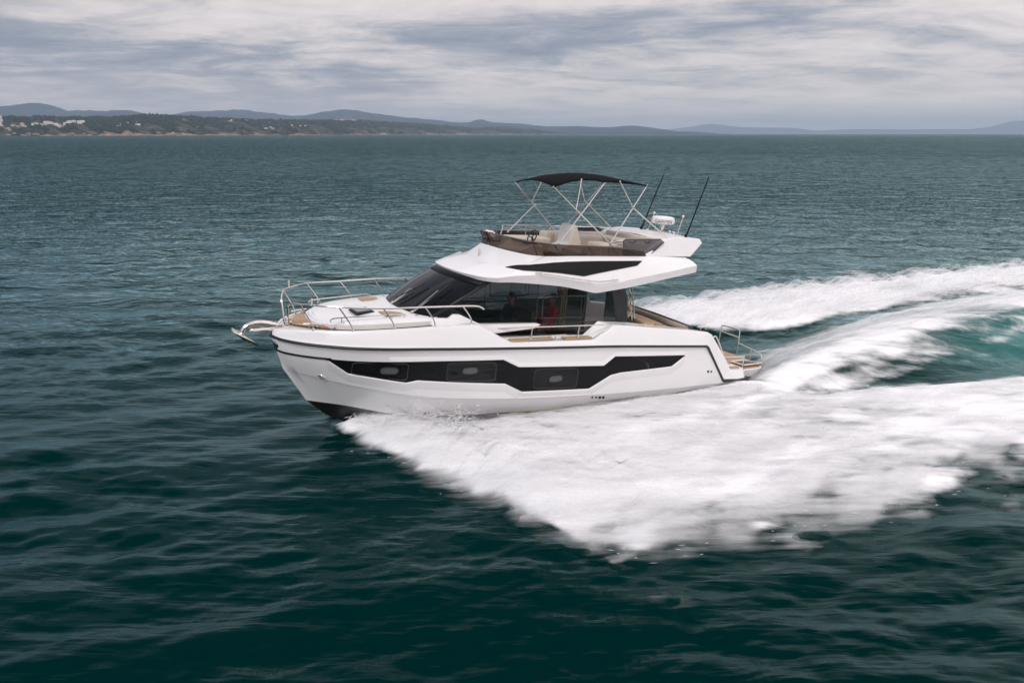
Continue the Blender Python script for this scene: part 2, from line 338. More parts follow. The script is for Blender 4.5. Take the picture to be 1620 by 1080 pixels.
def water_mat():
    m = bpy.data.materials.new('sea water'); m.use_nodes = True; t = m.node_tree; t.nodes.clear(); L = t.links.new
    out = nd(t, 'ShaderNodeOutputMaterial'); body = nd(t, 'ShaderNodeBsdfDiffuse'); gls = nd(t, 'ShaderNodeBsdfGlossy'); gls.inputs['Roughness'].default_value = 0.13; gls.inputs[0].default_value = (.69, .96, 1.0, 1)
    frs = nd(t, 'ShaderNodeFresnel'); frs.inputs[0].default_value = 1.333; frm = nd(t, 'ShaderNodeMath', operation='MULTIPLY_ADD', use_clamp=True); frm.inputs[1].default_value = 1.12; frm.inputs[2].default_value = -0.040; L(frs.outputs[0], frm.inputs[0])
    p = nd(t, 'ShaderNodeMixShader'); L(frm.outputs[0], p.inputs[0]); L(body.outputs[0], p.inputs[1]); L(gls.outputs[0], p.inputs[2]); fo = nd(t, 'ShaderNodeBsdfPrincipled')
    geo = nd(t, 'ShaderNodeNewGeometry')
    # ripples, drawn out across the wind
    mp = nd(t, 'ShaderNodeMapping'); L(geo.outputs['Position'], mp.inputs[0]); mp.inputs['Rotation'].default_value = (0, 0, R(-6)); mp.inputs['Scale'].default_value = (0.26, 1.5, 1)
    n1 = nd(t, 'ShaderNodeTexNoise', i_Scale=1.15, i_Detail=4.0, i_Roughness=0.55, i_Distortion=0.3); L(mp.outputs[0], n1.inputs['Vector'])
    mq = nd(t, 'ShaderNodeMapping'); L(geo.outputs['Position'], mq.inputs[0]); mq.inputs['Rotation'].default_value = (0, 0, R(-6)); mq.inputs['Scale'].default_value = (0.55, 1.0, 1)
    n2 = nd(t, 'ShaderNodeTexNoise', i_Scale=0.42, i_Detail=4.0, i_Roughness=0.6, i_Distortion=0.3); L(mq.outputs[0], n2.inputs['Vector'])
    n5 = nd(t, 'ShaderNodeTexNoise', i_Scale=0.075, i_Detail=4.0, i_Roughness=0.65, i_Distortion=0.3); L(mq.outputs[0], n5.inputs['Vector'])
    cd = nd(t, 'ShaderNodeVectorMath', operation='LENGTH'); L(geo.outputs['Position'], cd.inputs[0])
    far1 = nd(t, 'ShaderNodeMapRange'); L(cd.outputs['Value'], far1.inputs[0]); far1.inputs[1].default_value = 18; far1.inputs[2].default_value = 90; far1.inputs[3].default_value = 0.0; far1.inputs[4].default_value = 1.0
    b1 = nd(t, 'ShaderNodeBump', i_Distance=0.22, i_Strength=0.33); L(n1.outputs[0], b1.inputs['Height'])
    b2 = nd(t, 'ShaderNodeBump', i_Distance=2.5); L(n2.outputs[0], b2.inputs['Height']); L(b1.outputs[0], b2.inputs['Normal']); L(far1.outputs[0], b2.inputs['Strength'])
    far2 = nd(t, 'ShaderNodeMapRange'); L(cd.outputs['Value'], far2.inputs[0]); far2.inputs[1].default_value = 70; far2.inputs[2].default_value = 300; far2.inputs[3].default_value = 0.0; far2.inputs[4].default_value = 1.0
    b3 = nd(t, 'ShaderNodeBump', i_Distance=14.0); L(n5.outputs[0], b3.inputs['Height']); L(b2.outputs[0], b3.inputs['Normal']); L(far2.outputs[0], b3.inputs['Strength'])
    L(b3.outputs[0], gls.inputs['Normal']); L(b3.outputs[0], frs.inputs['Normal'])
    aer = nd(t, 'ShaderNodeAttribute', attribute_name='aeration'); foam = nd(t, 'ShaderNodeAttribute', attribute_name='foam')
    cm = nd(t, 'ShaderNodeMixRGB'); L(aer.outputs['Fac'], cm.inputs[0]); cm.inputs[1].default_value = (0.0002, 0.0158, 0.0156, 1); cm.inputs[2].default_value = (0.05, 0.20, 0.195, 1)
    L(cm.outputs[0], body.inputs[0])
    # foam: streaks run out and aft from the boat
    fm = nd(t, 'ShaderNodeMapping'); L(geo.outputs['Position'], fm.inputs[0]); fm.inputs['Rotation'].default_value = (0, 0, R(-4)); fm.inputs['Scale'].default_value = (0.34, 1.05, 0.6)
    n3 = nd(t, 'ShaderNodeTexNoise', i_Scale=1.5, i_Detail=7.0, i_Roughness=0.6, i_Distortion=0.4); L(fm.outputs[0], n3.inputs['Vector'])
    n4 = nd(t, 'ShaderNodeTexNoise', i_Scale=0.42, i_Detail=5.0, i_Roughness=0.55, i_Distortion=0.6); L(fm.outputs[0], n4.inputs['Vector'])
    nn_ = nd(t, 'ShaderNodeMath', operation='MULTIPLY_ADD'); L(n4.outputs[0], nn_.inputs[0]); nn_.inputs[1].default_value = 0.9; L(n3.outputs[0], nn_.inputs[2])
    s1 = nd(t, 'ShaderNodeMath', operation='MULTIPLY_ADD'); L(nn_.outputs[0], s1.inputs[0]); s1.inputs[1].default_value = 1.35; s1.inputs[2].default_value = -1.55
    s2 = nd(t, 'ShaderNodeMath', operation='MULTIPLY_ADD'); L(foam.outputs['Fac'], s2.inputs[0]); s2.inputs[1].default_value = 1.05; L(s1.outputs[0], s2.inputs[2])
    s3 = nd(t, 'ShaderNodeMapRange', interpolation_type='SMOOTHSTEP'); L(s2.outputs[0], s3.inputs[0]); s3.inputs[1].default_value = 0.12; s3.inputs[2].default_value = 0.80
    g = nd(t, 'ShaderNodeMath', operation='GREATER_THAN'); L(foam.outputs['Fac'], g.inputs[0]); g.inputs[1].default_value = 0.004
    s4 = nd(t, 'ShaderNodeMath', operation='MULTIPLY'); L(s3.outputs[0], s4.inputs[0]); L(g.outputs[0], s4.inputs[1])
    fo.inputs['Base Color'].default_value = (0.88, 0.875, 0.885, 1); fo.inputs['Roughness'].default_value = 0.9; fo.inputs['Specular IOR Level'].default_value = 0.15
    fb = nd(t, 'ShaderNodeBump', i_Strength=0.6, i_Distance=0.16); L(n3.outputs[0], fb.inputs['Height']); L(fb.outputs[0], fo.inputs['Normal'])
    mx = nd(t, 'ShaderNodeMixShader'); L(s4.outputs[0], mx.inputs[0]); L(p.outputs[0], mx.inputs[1]); L(fo.outputs[0], mx.inputs[2]); L(mx.outputs[0], out.inputs[0])
    return m
build_water()

# ================================================================== the yacht
yacht = bpy.data.objects.new('motor_yacht', None); col.objects.link(yacht); yacht.empty_display_size = 2
yacht.location = tuple(POS); yacht.rotation_euler = (0, TRIM, YAW)
tag(yacht, 'white flybridge motor yacht with black window bands and black sun canopy speeding over the sea', 'yacht')
def part(mb, name, m, parent=None, **kw): return mb.build(name, m, parent or yacht, **kw)

# ---- hull lines (port side)
RX = [0, .1, .4, .72, 1.47, 2.33, 3.23, 4.4, 6, 9, 12.4]; RYv = [0, .4, .78, 1.05, 1.52, 1.8, 1.95, 2.05, 2.1, 2.1, 2.0]
Yr = lambda X: interp(X, RX, RYv)
Y1 = lambda X: .985 * interp(X - .07, RX, [0, .36, .72, 1.0, 1.48, 1.78, 1.94, 2.05, 2.1, 2.1, 2.02])
Y2 = lambda X: interp(X, [.24, .5, 1, 1.6, 2.5, 3.5, 4.5, 6, 9, 12.6], [0, .33, .75, 1.12, 1.5, 1.75, 1.88, 1.97, 2.0, 1.95])
Yc = lambda X: interp(X, [.78, 1.2, 1.8, 2.6, 3.5, 4.5, 6, 9, 13], [0, .3, .68, 1.1, 1.42, 1.62, 1.78, 1.86, 1.86])
Zr = lambda X: interp(X, [0, 1, 3, 4.6, 8.2, 11.2], [1.98, 1.97, 1.98, 1.94, 1.82, 1.64])
Z1 = lambda X: interp(X, [.07, 1, 3.3, 4.9, 8.2, 11.3], [1.67, 1.67, 1.70, 1.66, 1.56, 1.50])
Z2 = lambda X: interp(X, [.24, .87, 1.57, 2.39, 3.12, 5.44, 7.44, 9.26, 12], [1.19, 1.11, .99, .86, .76, .61, .54, .50, .50])
Zc = lambda X: interp(X, [.78, 1.5, 2.14, 2.51, 3.4, 5.6, 7.05, 9.5, 13], [.37, .35, .27, .20, .19, .20, .18, .20, .24])
def smoothfn(xs, fy):                       # light smoothing of the plan so the bow curves instead of kinking
    return [(X, fy(X)) for X in xs]
NS = 72
def curve(x0, x1, fy, fz):
    pts = []
    for i in range(NS + 1):
        s = i / NS; X = x0 + (x1 - x0) * (s ** 1.9)
        pts.append((X, fy(X), fz(X)))
    Y = [p[1] for p in pts]
    for _ in range(5): Y = [Y[0]] + [(Y[i - 1] + 2 * Y[i] + Y[i + 1]) / 4 for i in range(1, NS)] + [Y[-1]]
    Z = [p[2] for p in pts]
    for _ in range(6): Z = [Z[0]] + [(Z[i - 1] + 2 * Z[i] + Z[i + 1]) / 4 for i in range(1, NS)] + [Z[-1]]
    return [(p[0], y, z) for p, y, z in zip(pts, Y, Z)]
Crub = curve(-0.02, 11.19, Yr, Zr); C1 = curve(.08, 11.30, Y1, Z1); C2 = curve(.24, 12.05, Y2, Z2); Cc = curve(.78, 12.95, Yc, Zc)
def mid(a, b, t, out=0.0): return [tuple(p[k] * (1 - t) + q[k] * t + (out * min(1, p[1] / .6) if k == 1 else 0) for k in range(3)) for p, q in zip(a, b)]
C2b = [(x, y + .034 * min(1, y / .4), z + .010) for x, y, z in C2]      # the knuckle: upper panel sits a little proud
Ck = [(1.24 + (12.9 - 1.24) * (i / NS) ** 1.9, 0.0, interp(1.24 + (12.9 - 1.24) * (i / NS) ** 1.9, [1.24, 1.81, 3, 5, 13], [-.03, -.3, -.55, -.65, -.6])) for i in range(NS + 1)]
hull = MB(); hull.loft([Crub, mid(Crub, C1, .5, -.012), C1]); hull.loft([C1, mid(C1, C2b, .33, .02), mid(C1, C2b, .66, .015), C2b, C2, mid(C2, Cc, .5, .012), Cc])
hull.mirror()
H = part(hull, 'hull', white, angle=24)
bot = MB(); bot.loft([Cc, mid(Cc, Ck, .5, .02), Ck]); bot.mirror(); part(bot, 'hull_bottom', blackm, H)
stripe = MB(); cs = [p for p in Cc if 5.2 < p[0] < 10]; stripe.loft([[(x, y + .006, z + .012) for x, y, z in cs], [(x, y + .006, z - .012) for x, y, z in cs]]); stripe.mirror(); part(stripe, 'boot_stripe', yellowm, H)
tr = MB()
for (a, b) in ((0, 1),):
    tr.add([Crub[-1], C1[-1], C2[-1], Cc[-1], Ck[-1], (Cc[-1][0], -Cc[-1][1], Cc[-1][2]), (C2[-1][0], -C2[-1][1], C2[-1][2]), (C1[-1][0], -C1[-1][1], C1[-1][2]), (Crub[-1][0], -Crub[-1][1], Crub[-1][2])], [tuple(range(9))])
part(tr, 'transom', white, H)
# hull side as a function (for everything fixed to it)
def side(X, Z):
    return interp(Z, [Zc(X), Z2(X), Z1(X), Zr(X)], [Yc(X), Y2(X), Y1(X), Yr(X)]) if X < 11 else interp(Z, [Zc(X), Z2(X), 1.5, 1.65], [Yc(X), Y2(X), 2.03, 2.04])
# real side from the lofted mesh (finer): raycast in a BVH of the port hull
from mathutils.bvhtree import BVHTree
_b = MB(); _b.loft([Crub, mid(Crub, C1, .5, -.012), C1]); _b.loft([C1, mid(C1, C2b, .33, .02), mid(C1, C2b, .66, .015), C2b, C2, mid(C2, Cc, .5, .012), Cc])
_bvh = BVHTree.FromPolygons([Vector(v) for v in _b.v], _b.f)
def hs(X, Z, off=0.0):
    h = _bvh.ray_cast(Vector((X, 6, Z)), Vector((0, -1, 0)))
    y = h[0].y if h[0] is not None else side(X, Z)
    return (X, y + off, Z)
# rub rail: black rubber with its return down the stern quarter and round the platform wing
rail_path = [p for p in Crub] + [(11.24, 2.04, 1.60), (12.0, 2.0, .60), (12.06, 2.0, .56), (12.6, 2.0, .56), (12.88, 1.97, .57), (13.02, 1.86, .58), (13.06, 1.6, .58)]
for sgn in (1, -1):
    rr_ = MB(); rr_.tube([(x, (y + .015), z) for x, y, z in rail_path], .034, 8); 
    if sgn < 0: rr_.flip()
    part(rr_, 'rub_rail', rubber, H)
    hl = MB(); hl.tube([(x, y + .02, z + .042) for x, y, z in rail_path[4:-6]], .012, 6)
    if sgn < 0: hl.flip()
    part(hl, 'rail_moulding', white, H)
    # thin black line below the bow that opens into the window band
    bl = MB(); pts = [p for p in C1 if p[0] < 1.12]; bl.loft([[(x - .004, y + .006, z + .016) for x, y, z in pts], [(x - .004, y + .006, z - .03) for x, y, z in pts]])
    if sgn < 0: bl.flip()
    part(bl, 'bow_stripe', blackg, H, solid=.004)

# ---- window bands
TOPX = [(.95, 1.66), (1.92, 1.665), (3.27, 1.675), (4.9, 1.645), (5.32, 1.44), (7.77, 1.32), (8.1, 1.545), (10.46, 1.43)]
BOTX = [(.95, 1.63), (1.01, 1.62), (1.42, 1.33), (2.64, 1.15), (2.88, 1.21), (5.01, 1.04), (5.48, .80), (7.41, .73), (8.02, 1.05), (8.33, 1.10), (10.01, 1.15), (10.46, 1.42)]
xs = sorted(set([round(.95 + i * .07, 3) for i in range(136)] + [p[0] for p in TOPX] + [p[0] for p in BOTX]))
xs = [x for x in xs if x <= 10.46]
zt = lambda X: interp(X, [p[0] for p in TOPX], [p[1] for p in TOPX]); zb = lambda X: interp(X, [p[0] for p in BOTX], [p[1] for p in BOTX])
for sgn in (1, -1):
    wb = MB(); rows = []
    for k in range(9): rows.append([hs(X, zt(X) + (zb(X) - zt(X)) * k / 8, .006) for X in xs])
    wb.loft(rows)
    if sgn < 0: wb.flip()
    W = part(wb, 'window_band', blackg, H, angle=60)
    # white lips: the panel below stands proud of the band, the one above hangs over it
    lp = MB(); bx = [x for x in xs if 1.0 < x < 10.42]
    e0 = [hs(X, zb(X) + .004, .004) for X in bx]; e1 = [hs(X, zb(X) - .018, .036) for X in bx]; e2 = [hs(X, zb(X) - .05, .034) for X in bx]; e3 = [hs(X, zb(X) - .22, .002) for X in bx]
    lp.loft([e0, e1, e2, e3])
    if sgn < 0: lp.flip()
    part(lp, 'lower_lip', white, H, angle=50)
    lp = MB(); bx = [x for x in xs if 2.2 < x < 10.44]
    lp.loft([[hs(X, zt(X) - .003, .003) for X in bx], [hs(X, zt(X) + .012, .026) for X in bx], [hs(X, zt(X) + .03, .026) for X in bx], [hs(X, zt(X) + .12, .002) for X in bx]])
    if sgn < 0: lp.flip()
    part(lp, 'upper_lip', white, H, angle=50)
    # opening windows
    for (x0, x1, zz, ox, oz) in ((1.48, 2.64, (1.62, 1.33, 1.63, 1.21), 2.24, 1.45), (3.53, 4.73, (1.62, 1.19, 1.59, 1.13), 4.08, 1.42), (5.77, 7.01, (1.36, .86, 1.31, .80), 6.38, 1.08)):
        def wp(u, v):       # u,v 0..1 inside the leaning rectangle
            X = x0 + (x1 - x0) * u; t_ = zz[0] + (zz[2] - zz[0]) * u; b_ = zz[1] + (zz[3] - zz[1]) * u
            return X, b_ + (t_ - b_) * v
        ring = [wp(u, v) for u, v in rrect(0, 1, 0, 1, .12, 5)]
        fr_ = MB(); loop = [hs(X, Z, .012) for X, Z in ring]; fr_.tube(loop + [loop[0], loop[1]], .010, 6, cap=False)
        gl_ = MB(); c0 = hs(*wp(.5, .5), .011); gl_.add(loop + [c0], [(i, (i + 1) % len(loop), len(loop)) for i in range(len(loop))])
        ov = []
        for k in range(20):
            a = 2 * math.pi * k / 20; cx_ = math.copysign(abs(math.cos(a)) ** .55, math.cos(a)); sx_ = math.copysign(abs(math.sin(a)) ** .8, math.sin(a))
            ov.append(hs(ox + .19 * cx_, oz + .085 * sx_, .018))
        oc = hs(ox, oz, .018); om = MB(); om.add(ov + [oc], [(i, (i + 1) % 20, 20) for i in range(20)])
        orr = MB(); orr.tube(ov + [ov[0], ov[1]], .013, 6, cap=False)
        for b_, nm, mm, sol in ((gl_, 'window_pane', mat('porthole pane', (0.010, 0.010, 0.012), 0.15, spec=.25, noise=.1, nscale=3), 0), (fr_, 'window_frame', mat('window frame grey', (.035, .036, .04), .4, noise=.05), 0), (om, 'vent_shade', lgrey, 0), (orr, 'vent_rim', rubber, 0)):
            if sgn < 0: b_.flip()
            part(b_, nm, mm, W, smooth=True)
    nt_ = MB(); npts = [(8.62, 1.53), (8.74, 1.47), (9.0, 1.37), (9.14, 1.28), (9.2, 1.13)]
    nt_.loft([[hs(x, z, .010) for x, z in npts], [hs(x + w_, z + .005, .010) for (x, z), w_ in zip(npts, (.05, .02, .015, .06, .07))]])
    if sgn < 0: nt_.flip()
    part(nt_, 'air_intake', rubber, W, solid=.012)
    # skin fittings
    for (X, Z, r_) in ((7.6, .46, .03), (7.72, .45, .03), (7.84, .44, .042), (7.95, .43, .042), (11.38, .90, .035), (11.5, .89, .028), (3.26, .27, .024), (3.33, .27, .024), (.93, 1.165, .0)):
        v = MB()
        if r_ == 0:
            a0 = hs(.86, 1.175, .02); a1 = hs(.94, 1.12, .05); a2 = hs(1.0, 1.14, .02); v.tube(smooth_poly([a0, a1, a2, hs(.94, 1.2, .01), a0]), .016, 6)
            nm, mm = 'bow_eye', steel
        else:
            c_ = hs(X, Z, 0); v.tube([(c_[0], c_[1] - .02, c_[2]), (c_[0], c_[1] + .012, c_[2])], r_, 12); nm, mm = 'skin_fitting', rubber
        if sgn < 0: v.flip()
        part(v, nm, mm, H)
trim_tab = MB(); trim_tab.box((12.0, 1.86, .16), (.18, .08, .08)); part(trim_tab, 'skin_fitting', rubber, H, bevel=.01)

# ---- deck edge and topsides above the rub rail
DX = [0, .3, .73, 1.47, 2.31, 3.21, 4.18, 4.24, 5.08, 5.16, 7.44, 7.5, 8.03, 8.2, 10.58, 11.25, 11.40, 12.16, 12.31]
DZ = [2.15, 2.22, 2.28, 2.33, 2.40, 2.46, 2.50, 2.49, 2.06, 2.045, 2.0, 2.01, 2.35, 2.345, 2.10, 2.01, 1.94, 1.1, .84]
edge_z = lambda X: interp(X, DX, DZ)
ex = [0, .04, .1, .2, .3, .45, .6, .73, .9, 1.1, 1.3, 1.47, 1.7, 2, 2.31, 2.7, 3.21, 3.7, 4.18, 4.24, 4.5, 4.8, 5.08, 5.16, 5.6, 6.2, 6.8, 7.44, 7.5, 7.75, 8.03, 8.2, 8.8, 9.5, 10.2, 10.58, 11.0, 11.25]
def rub_at(X):
    X = max(X, 0); return (X if X > .0 else -.02, Yr2(X), Zr(X))
_rxs = [p[0] for p in Crub]; _rys = [p[1] for p in Crub]
Yr2 = lambda X: interp(X, _rxs, _rys)
topl = [(X, max(0, Yr2(X) + .012), Zr(X) + .02) for X in ex]; topm = [(X, max(0, Yr2(X) - .01), Zr(X) + .10) for X in ex]
topu = [(X + (.05 if X < .3 else 0), max(0, Yr2(X) - .085 * min(1, X / .3)), edge_z(X)) for X in ex]
topm2 = [tuple(a[k] * .15 + b[k] * .85 + (.02 if k == 1 and a[0] > .1 else 0) for k in range(3)) for a, b in zip(topm, topu)]
stern_lo = [(11.24, 2.05, 1.63), (12.0, 2.01, .63), (12.6, 2.0, .59), (12.86, 1.97, .60), (13.0, 1.86, .61), (13.04, 1.55, .61)]
stern_hi = [(11.40, 1.95, 1.94), (12.16, 1.91, 1.10), (12.32, 1.92, .84), (12.84, 1.88, .82), (12.95, 1.78, .82), (12.98, 1.55, .82)]
ts = MB(); ts.loft([topl, topm, topm2, topu]); ts.loft([[topl[-1]] + stern_lo, [topu[-1]] + stern_hi])
inner = [(x, max(0, y - .09 * min(1, x / .25)), z - .0) for x, y, z in topu]; inner2 = [(x, y, z - (.05 if x < 4.2 else .02)) for x, y, z in inner]
inn_s = [(11.3, 1.72, 1.95), (12.05, 1.70, 1.12), (12.2, 1.68, .84)]
ts.loft([topu, inner, inner2]); ts.loft([[topu[-1]] + stern_hi[:3], [inner[-1]] + inn_s]); ts.loft([[inner2[-1]] + inn_s, [(11.2, 1.72, 1.0), (11.4, 1.70, .7), (12.0, 1.70, .66), (12.2, 1.68, .66)]])
ts.add([stern_hi[2], stern_hi[3], stern_hi[4], stern_hi[5], (12.98, 1.3, .82), (12.2, 1.3, .82)], [(0, 1, 2, 3, 4, 5)])
ts.loft([[(12.0, 2.0, .55), (12.6, 1.99, .53), (12.86, 1.95, .54), (13.0, 1.84, .55), (13.03, 1.5, .56)], [(12.3, 1.86, .26), (12.6, 1.85, .25), (12.7, 1.82, .25), (12.75, 1.7, .25), (12.78, 1.4, .25)]])
ts.mirror(); TS = part(ts, 'topsides', white, angle=26)
# foredeck, side decks, cockpit sole
dk = MB(); dxs = [x for x in ex if x <= 4.3]
dk.loft([[(x, inner2[ex.index(x)][1] * f, inner2[ex.index(x)][2] + .03 * (1 - f * f)) for x in dxs] for f in (1, .6, .2, -.2, -.6, -1)])
D = part(dk, 'deck', nonslip)
for sgn in (1, -1):
    sdm = MB(); sdm.loft([[(4.2, 2.0, 2.06), (5.1, 2.02, 2.03), (7.5, 2.02, 1.975), (8.1, 2.0, 1.97), (8.9, 2.0, 1.95)], [(4.2, 1.3, 2.06), (5.1, 1.3, 2.03), (7.5, 1.3, 1.975), (8.1, 1.3, 1.97), (8.9, 1.3, 1.95)]])
    # inner ramp of the coaming behind the gate
    sdm.loft([[(7.46, 1.9, 2.0), (8.05, 1.92, 2.34), (8.3, 1.92, 2.34), (10.6, 1.85, 2.1)], [(7.42, 1.5, 2.0), (7.86, 1.5, 2.35), (8.75, 1.5, 2.29), (10.6, 1.7, 2.09)]])
    sdm.loft([[(8.75, 1.5, 2.29), (10.6, 1.7, 2.09), (11.25, 1.72, 1.99)], [(8.75, 1.5, 1.2), (10.6, 1.7, 1.2), (11.25, 1.72, 1.2)]])
    if sgn < 0: sdm.flip()
    part(sdm, 'side_deck', white, D)
    for (a, b) in ((5.13, 6.3), (6.62, 7.42)):
        tk = MB(); tk.box(((a + b) / 2, 1.87, 2.075 - .018 * ((a + b) / 2 - 5.1)), (b - a, .2, .03))
        if sgn < 0: tk.flip()
        part(tk, 'teak_tread', teak, D, bevel=.006)
sole = MB(); sole.box((10.0, 0, 1.2), (3.0, 3.3, .05)); part(sole, 'cockpit_sole', teak, D)
# bow teak
bt = MB(); bt.loft([[(.42, .18, 2.265), (.62, .52, 2.295), (.9, .80, 2.325), (1.16, 1.06, 2.335)], [(.40, 0, 2.275), (.60, 0, 2.305), (.84, .3, 2.325), (.98, .80, 2.338)]])
bt.loft([[(.42, .18, 2.265), (.40, 0, 2.275)][::-1], [(.42, -.18, 2.265), (.42, -.1, 2.265)]])
bt.loft([[(.42, -.18, 2.265), (.62, -.52, 2.295), (.9, -.80, 2.325), (1.16, -1.06, 2.335)], [(.40, 0, 2.275), (.60, 0, 2.305), (.84, -.3, 2.325), (.98, -.80, 2.338)]])
bt.add([(.60, 0, 2.305), (.84, .3, 2.325), (.86, 0, 2.328), (.84, -.3, 2.325)], [(0, 1, 2, 3)])
part(bt, 'teak_deck', teak, D, fix=False)

# ---- coachroof on the foredeck
def trunk_line(off, z0):        # plan outline port
    P = [(.88 - off, 0), (.90 - off, .30 + off * .5), (1.02 - off, .62 + off), (1.35, 1.02 + off), (1.9, 1.25 + off), (2.6, 1.40 + off), (3.1, 1.47 + off * .8), (3.4, 1.48 + off * .5)]
    return P
zt_ = lambda X: interp(X, [.8, 1.3, 2.0, 3.0, 4.0], [2.42, 2.47, 2.53, 2.58, 2.60]); zd_ = lambda X: interp(X, [.6, 1.5, 3, 4.5], [2.28, 2.34, 2.45, 2.48])
ct = MB(); lo = [(x, y, zd_(x) - .02) for x, y in trunk_line(.10, 0)]; mdl = [(x, y, (zd_(x) * .45 + zt_(x) * .55)) for x, y in trunk_line(.075, 0)]; md2 = [(x, y, (zd_(x) * .45 + zt_(x) * .55) + .006) for x, y in trunk_line(.03, 0)]; hi = [(x, y, zt_(x)) for x, y in trunk_line(0, 0)]; hi2 = [(x + .05, y * .95, zt_(x) + .012) for x, y in trunk_line(0, 0)]; ce = [(x + .05, 0, zt_(x) + .05) for x, y in trunk_line(0, 0)]
lo_s, mdl_s, md2_s, hi_s, hi2_s, ce_s = [smooth_poly(c, 4) for c in (lo, mdl, md2, hi, hi2, ce)]
ctl = MB(); ctl.loft([lo_s, mdl_s]); ctl.mirror(); ct.loft([mdl_s, md2_s]); ct.loft([md2_s, hi_s, hi2_s, [tuple(a[k] * .5 + b[k] * .5 + (.012 if k == 2 else 0) for k in range(3)) for a, b in zip(hi2_s, ce_s)], ce_s]); ct.mirror()
CR = part(ct, 'coachroof', white, angle=35); part(ctl, 'coachroof_side', nonslip, CR)
hb_ = MB(); hb_.prism([(x, y, 2.578) for x, y in ((1.66, .28), (1.70, .82), (2.22, .60), (2.16, .08))], [(x, y, 2.61) for x, y in ((1.69, .31), (1.73, .78), (2.18, .58), (2.13, .12))])
HT = part(hb_, 'deck_hatch', blackg, CR, bevel=.008)
hg = MB(); hg.prism([(x, y, 2.611) for x, y in ((1.74, .34), (1.77, .70), (2.13, .54), (2.1, .17))], [(x, y, 2.616) for x, y in ((1.74, .34), (1.77, .70), (2.13, .54), (2.1, .17))]); part(hg, 'hatch_glass', mat('hatch glass', (.03, .03, .032), .05, coat=.5), HT)
for sgn in (1, -1):
    hr = MB(); hr.tube(smooth_poly([(1.08, 1.06, 2.47), (1.14, 1.05, 2.56), (1.9, 1.17, 2.61), (2.58, 1.26, 2.645), (2.7, 1.30, 2.57)], 4), .016, 6)
    hr.tube([(1.3, 1.08, 2.47), (1.3, 1.08, 2.57)], .014, 6); hr.tube([(2.4, 1.24, 2.55), (2.4, 1.24, 2.635)], .014, 6)
    if sgn < 0: hr.flip()
    part(hr, 'grab_rail', steel, CR)
    tp = MB(); tp.prism([(x, y, 2.585) for x, y in ((2.28, .62), (2.30, 1.1), (2.78, 1.14), (2.74, .66))], [(x, y, 2.60) for x, y in ((2.28, .62), (2.30, 1.1), (2.78, 1.14), (2.74, .66))])
    if sgn < 0: tp.flip()
    part(tp, 'teak_pad', teak, CR)
    dl = MB(); dl.lathe((3.02, 1.18, 2.585), [(.05, 0), (.05, .012), (.03, .016)], 14)
    if sgn < 0: dl.flip()
    part(dl, 'deck_fitting', rubber, CR)

# ---- bow rails, one each side
SB = [(.27, .24, 2.23), (.72, .93, 2.29), (1.47, 1.39, 2.34), (2.33, 1.65, 2.41), (3.23, 1.80, 2.46), (4.10, 1.86, 2.50)]
ST = [(.24, .26, 2.62), (.42, .95, 2.88), (1.12, 1.50, 2.90), (2.02, 1.76, 2.90), (2.95, 1.88, 2.93), (3.84, 1.93, 2.93)]
for sgn in (1, -1):
    rl = MB(); rl.tube(smooth_poly([(.32, .26, 2.23), (.30, .29, 2.55), (.29, .38, 2.74), (.36, .62, 2.83), (.54, 1.0, 2.87), (1.12, 1.50, 2.90), (2.02, 1.76, 2.90), (2.95, 1.88, 2.93), (3.84, 1.93, 2.94), (4.16, 1.94, 2.935), (4.28, 1.94, 2.90), (4.36, 1.94, 2.85)], 6), .0185, 8)
    if sgn < 0: rl.flip()
    BR = part(rl, 'bow_rail', steel)
    for k in range(1, 6):
        (a, b) = (SB[k], ST[k]); s_ = MB(); kx = (a[0] * .72 + b[0] * .28 + .03, a[1] * .72 + b[1] * .28 + .0, a[2] + .16)
        s_.tube(smooth_poly([a, kx, b], 5), .015, 8); s_.lathe((a[0], a[1], a[2] - .02), [(.035, 0), (.035, .02), (.02, .06)], 10)
        if sgn < 0: s_.flip()
        part(s_, 'stanchion', steel, BR)
    nl = MB(); nl.tube([(.62, 1.16, 2.88), (.62, 1.16, 2.99)], .02, 8); nl.lathe((.62, 1.16, 2.98), [(.028, 0), (.028, .05), (.015, .06)], 10)
    if sgn < 0: nl.flip()
    part(nl, 'bow_light', steel, BR)
    cl = MB(); cl.tube([(.68, .72, 2.30), (.68, .72, 2.37)], .016, 6); cl.tube([(.84, .78, 2.31), (.84, .78, 2.38)], .016, 6); cl.tube([(.56, .67, 2.38), (.96, .83, 2.39)], .02, 8)
    if sgn < 0: cl.flip()
    part(cl, 'mooring_cleat', steel, D)
    # side gate rail over the deck cut-out
    gr = MB(); gr.tube([(4.85, 1.62, 2.30), (5.89, 1.93, 2.375), (8.02, 1.92, 2.345)], .016, 8); G = None
    if sgn < 0: gr.flip()
    G = part(gr, 'side_rail', steel)
    for X in (5.66, 7.0):
        p_ = MB(); p_.tube([(X, 1.93, 2.06), (X + .02, 1.93, 2.365)], .015, 8); p_.lathe((X, 1.93, 2.06), [(.03, 0), (.03, .02), (.018, .05)], 10)
        if sgn < 0: p_.flip()
        part(p_, 'stanchion', steel, G)
    for X, Z, Yk in ((6.46, 2.05, 1.9), (11.28, 2.03, 1.72)):
        cl = MB(); cl.tube([(X - .09, Yk, Z), (X - .09, Yk, Z + .08)], .016, 6); cl.tube([(X + .09, Yk, Z), (X + .09, Yk, Z + .08)], .016, 6); cl.tube([(X - .22, Yk, Z + .085), (X + .22, Yk, Z + .085)], .02, 8)
        if sgn < 0: cl.flip()
        part(cl, 'mooring_cleat', steel, D)
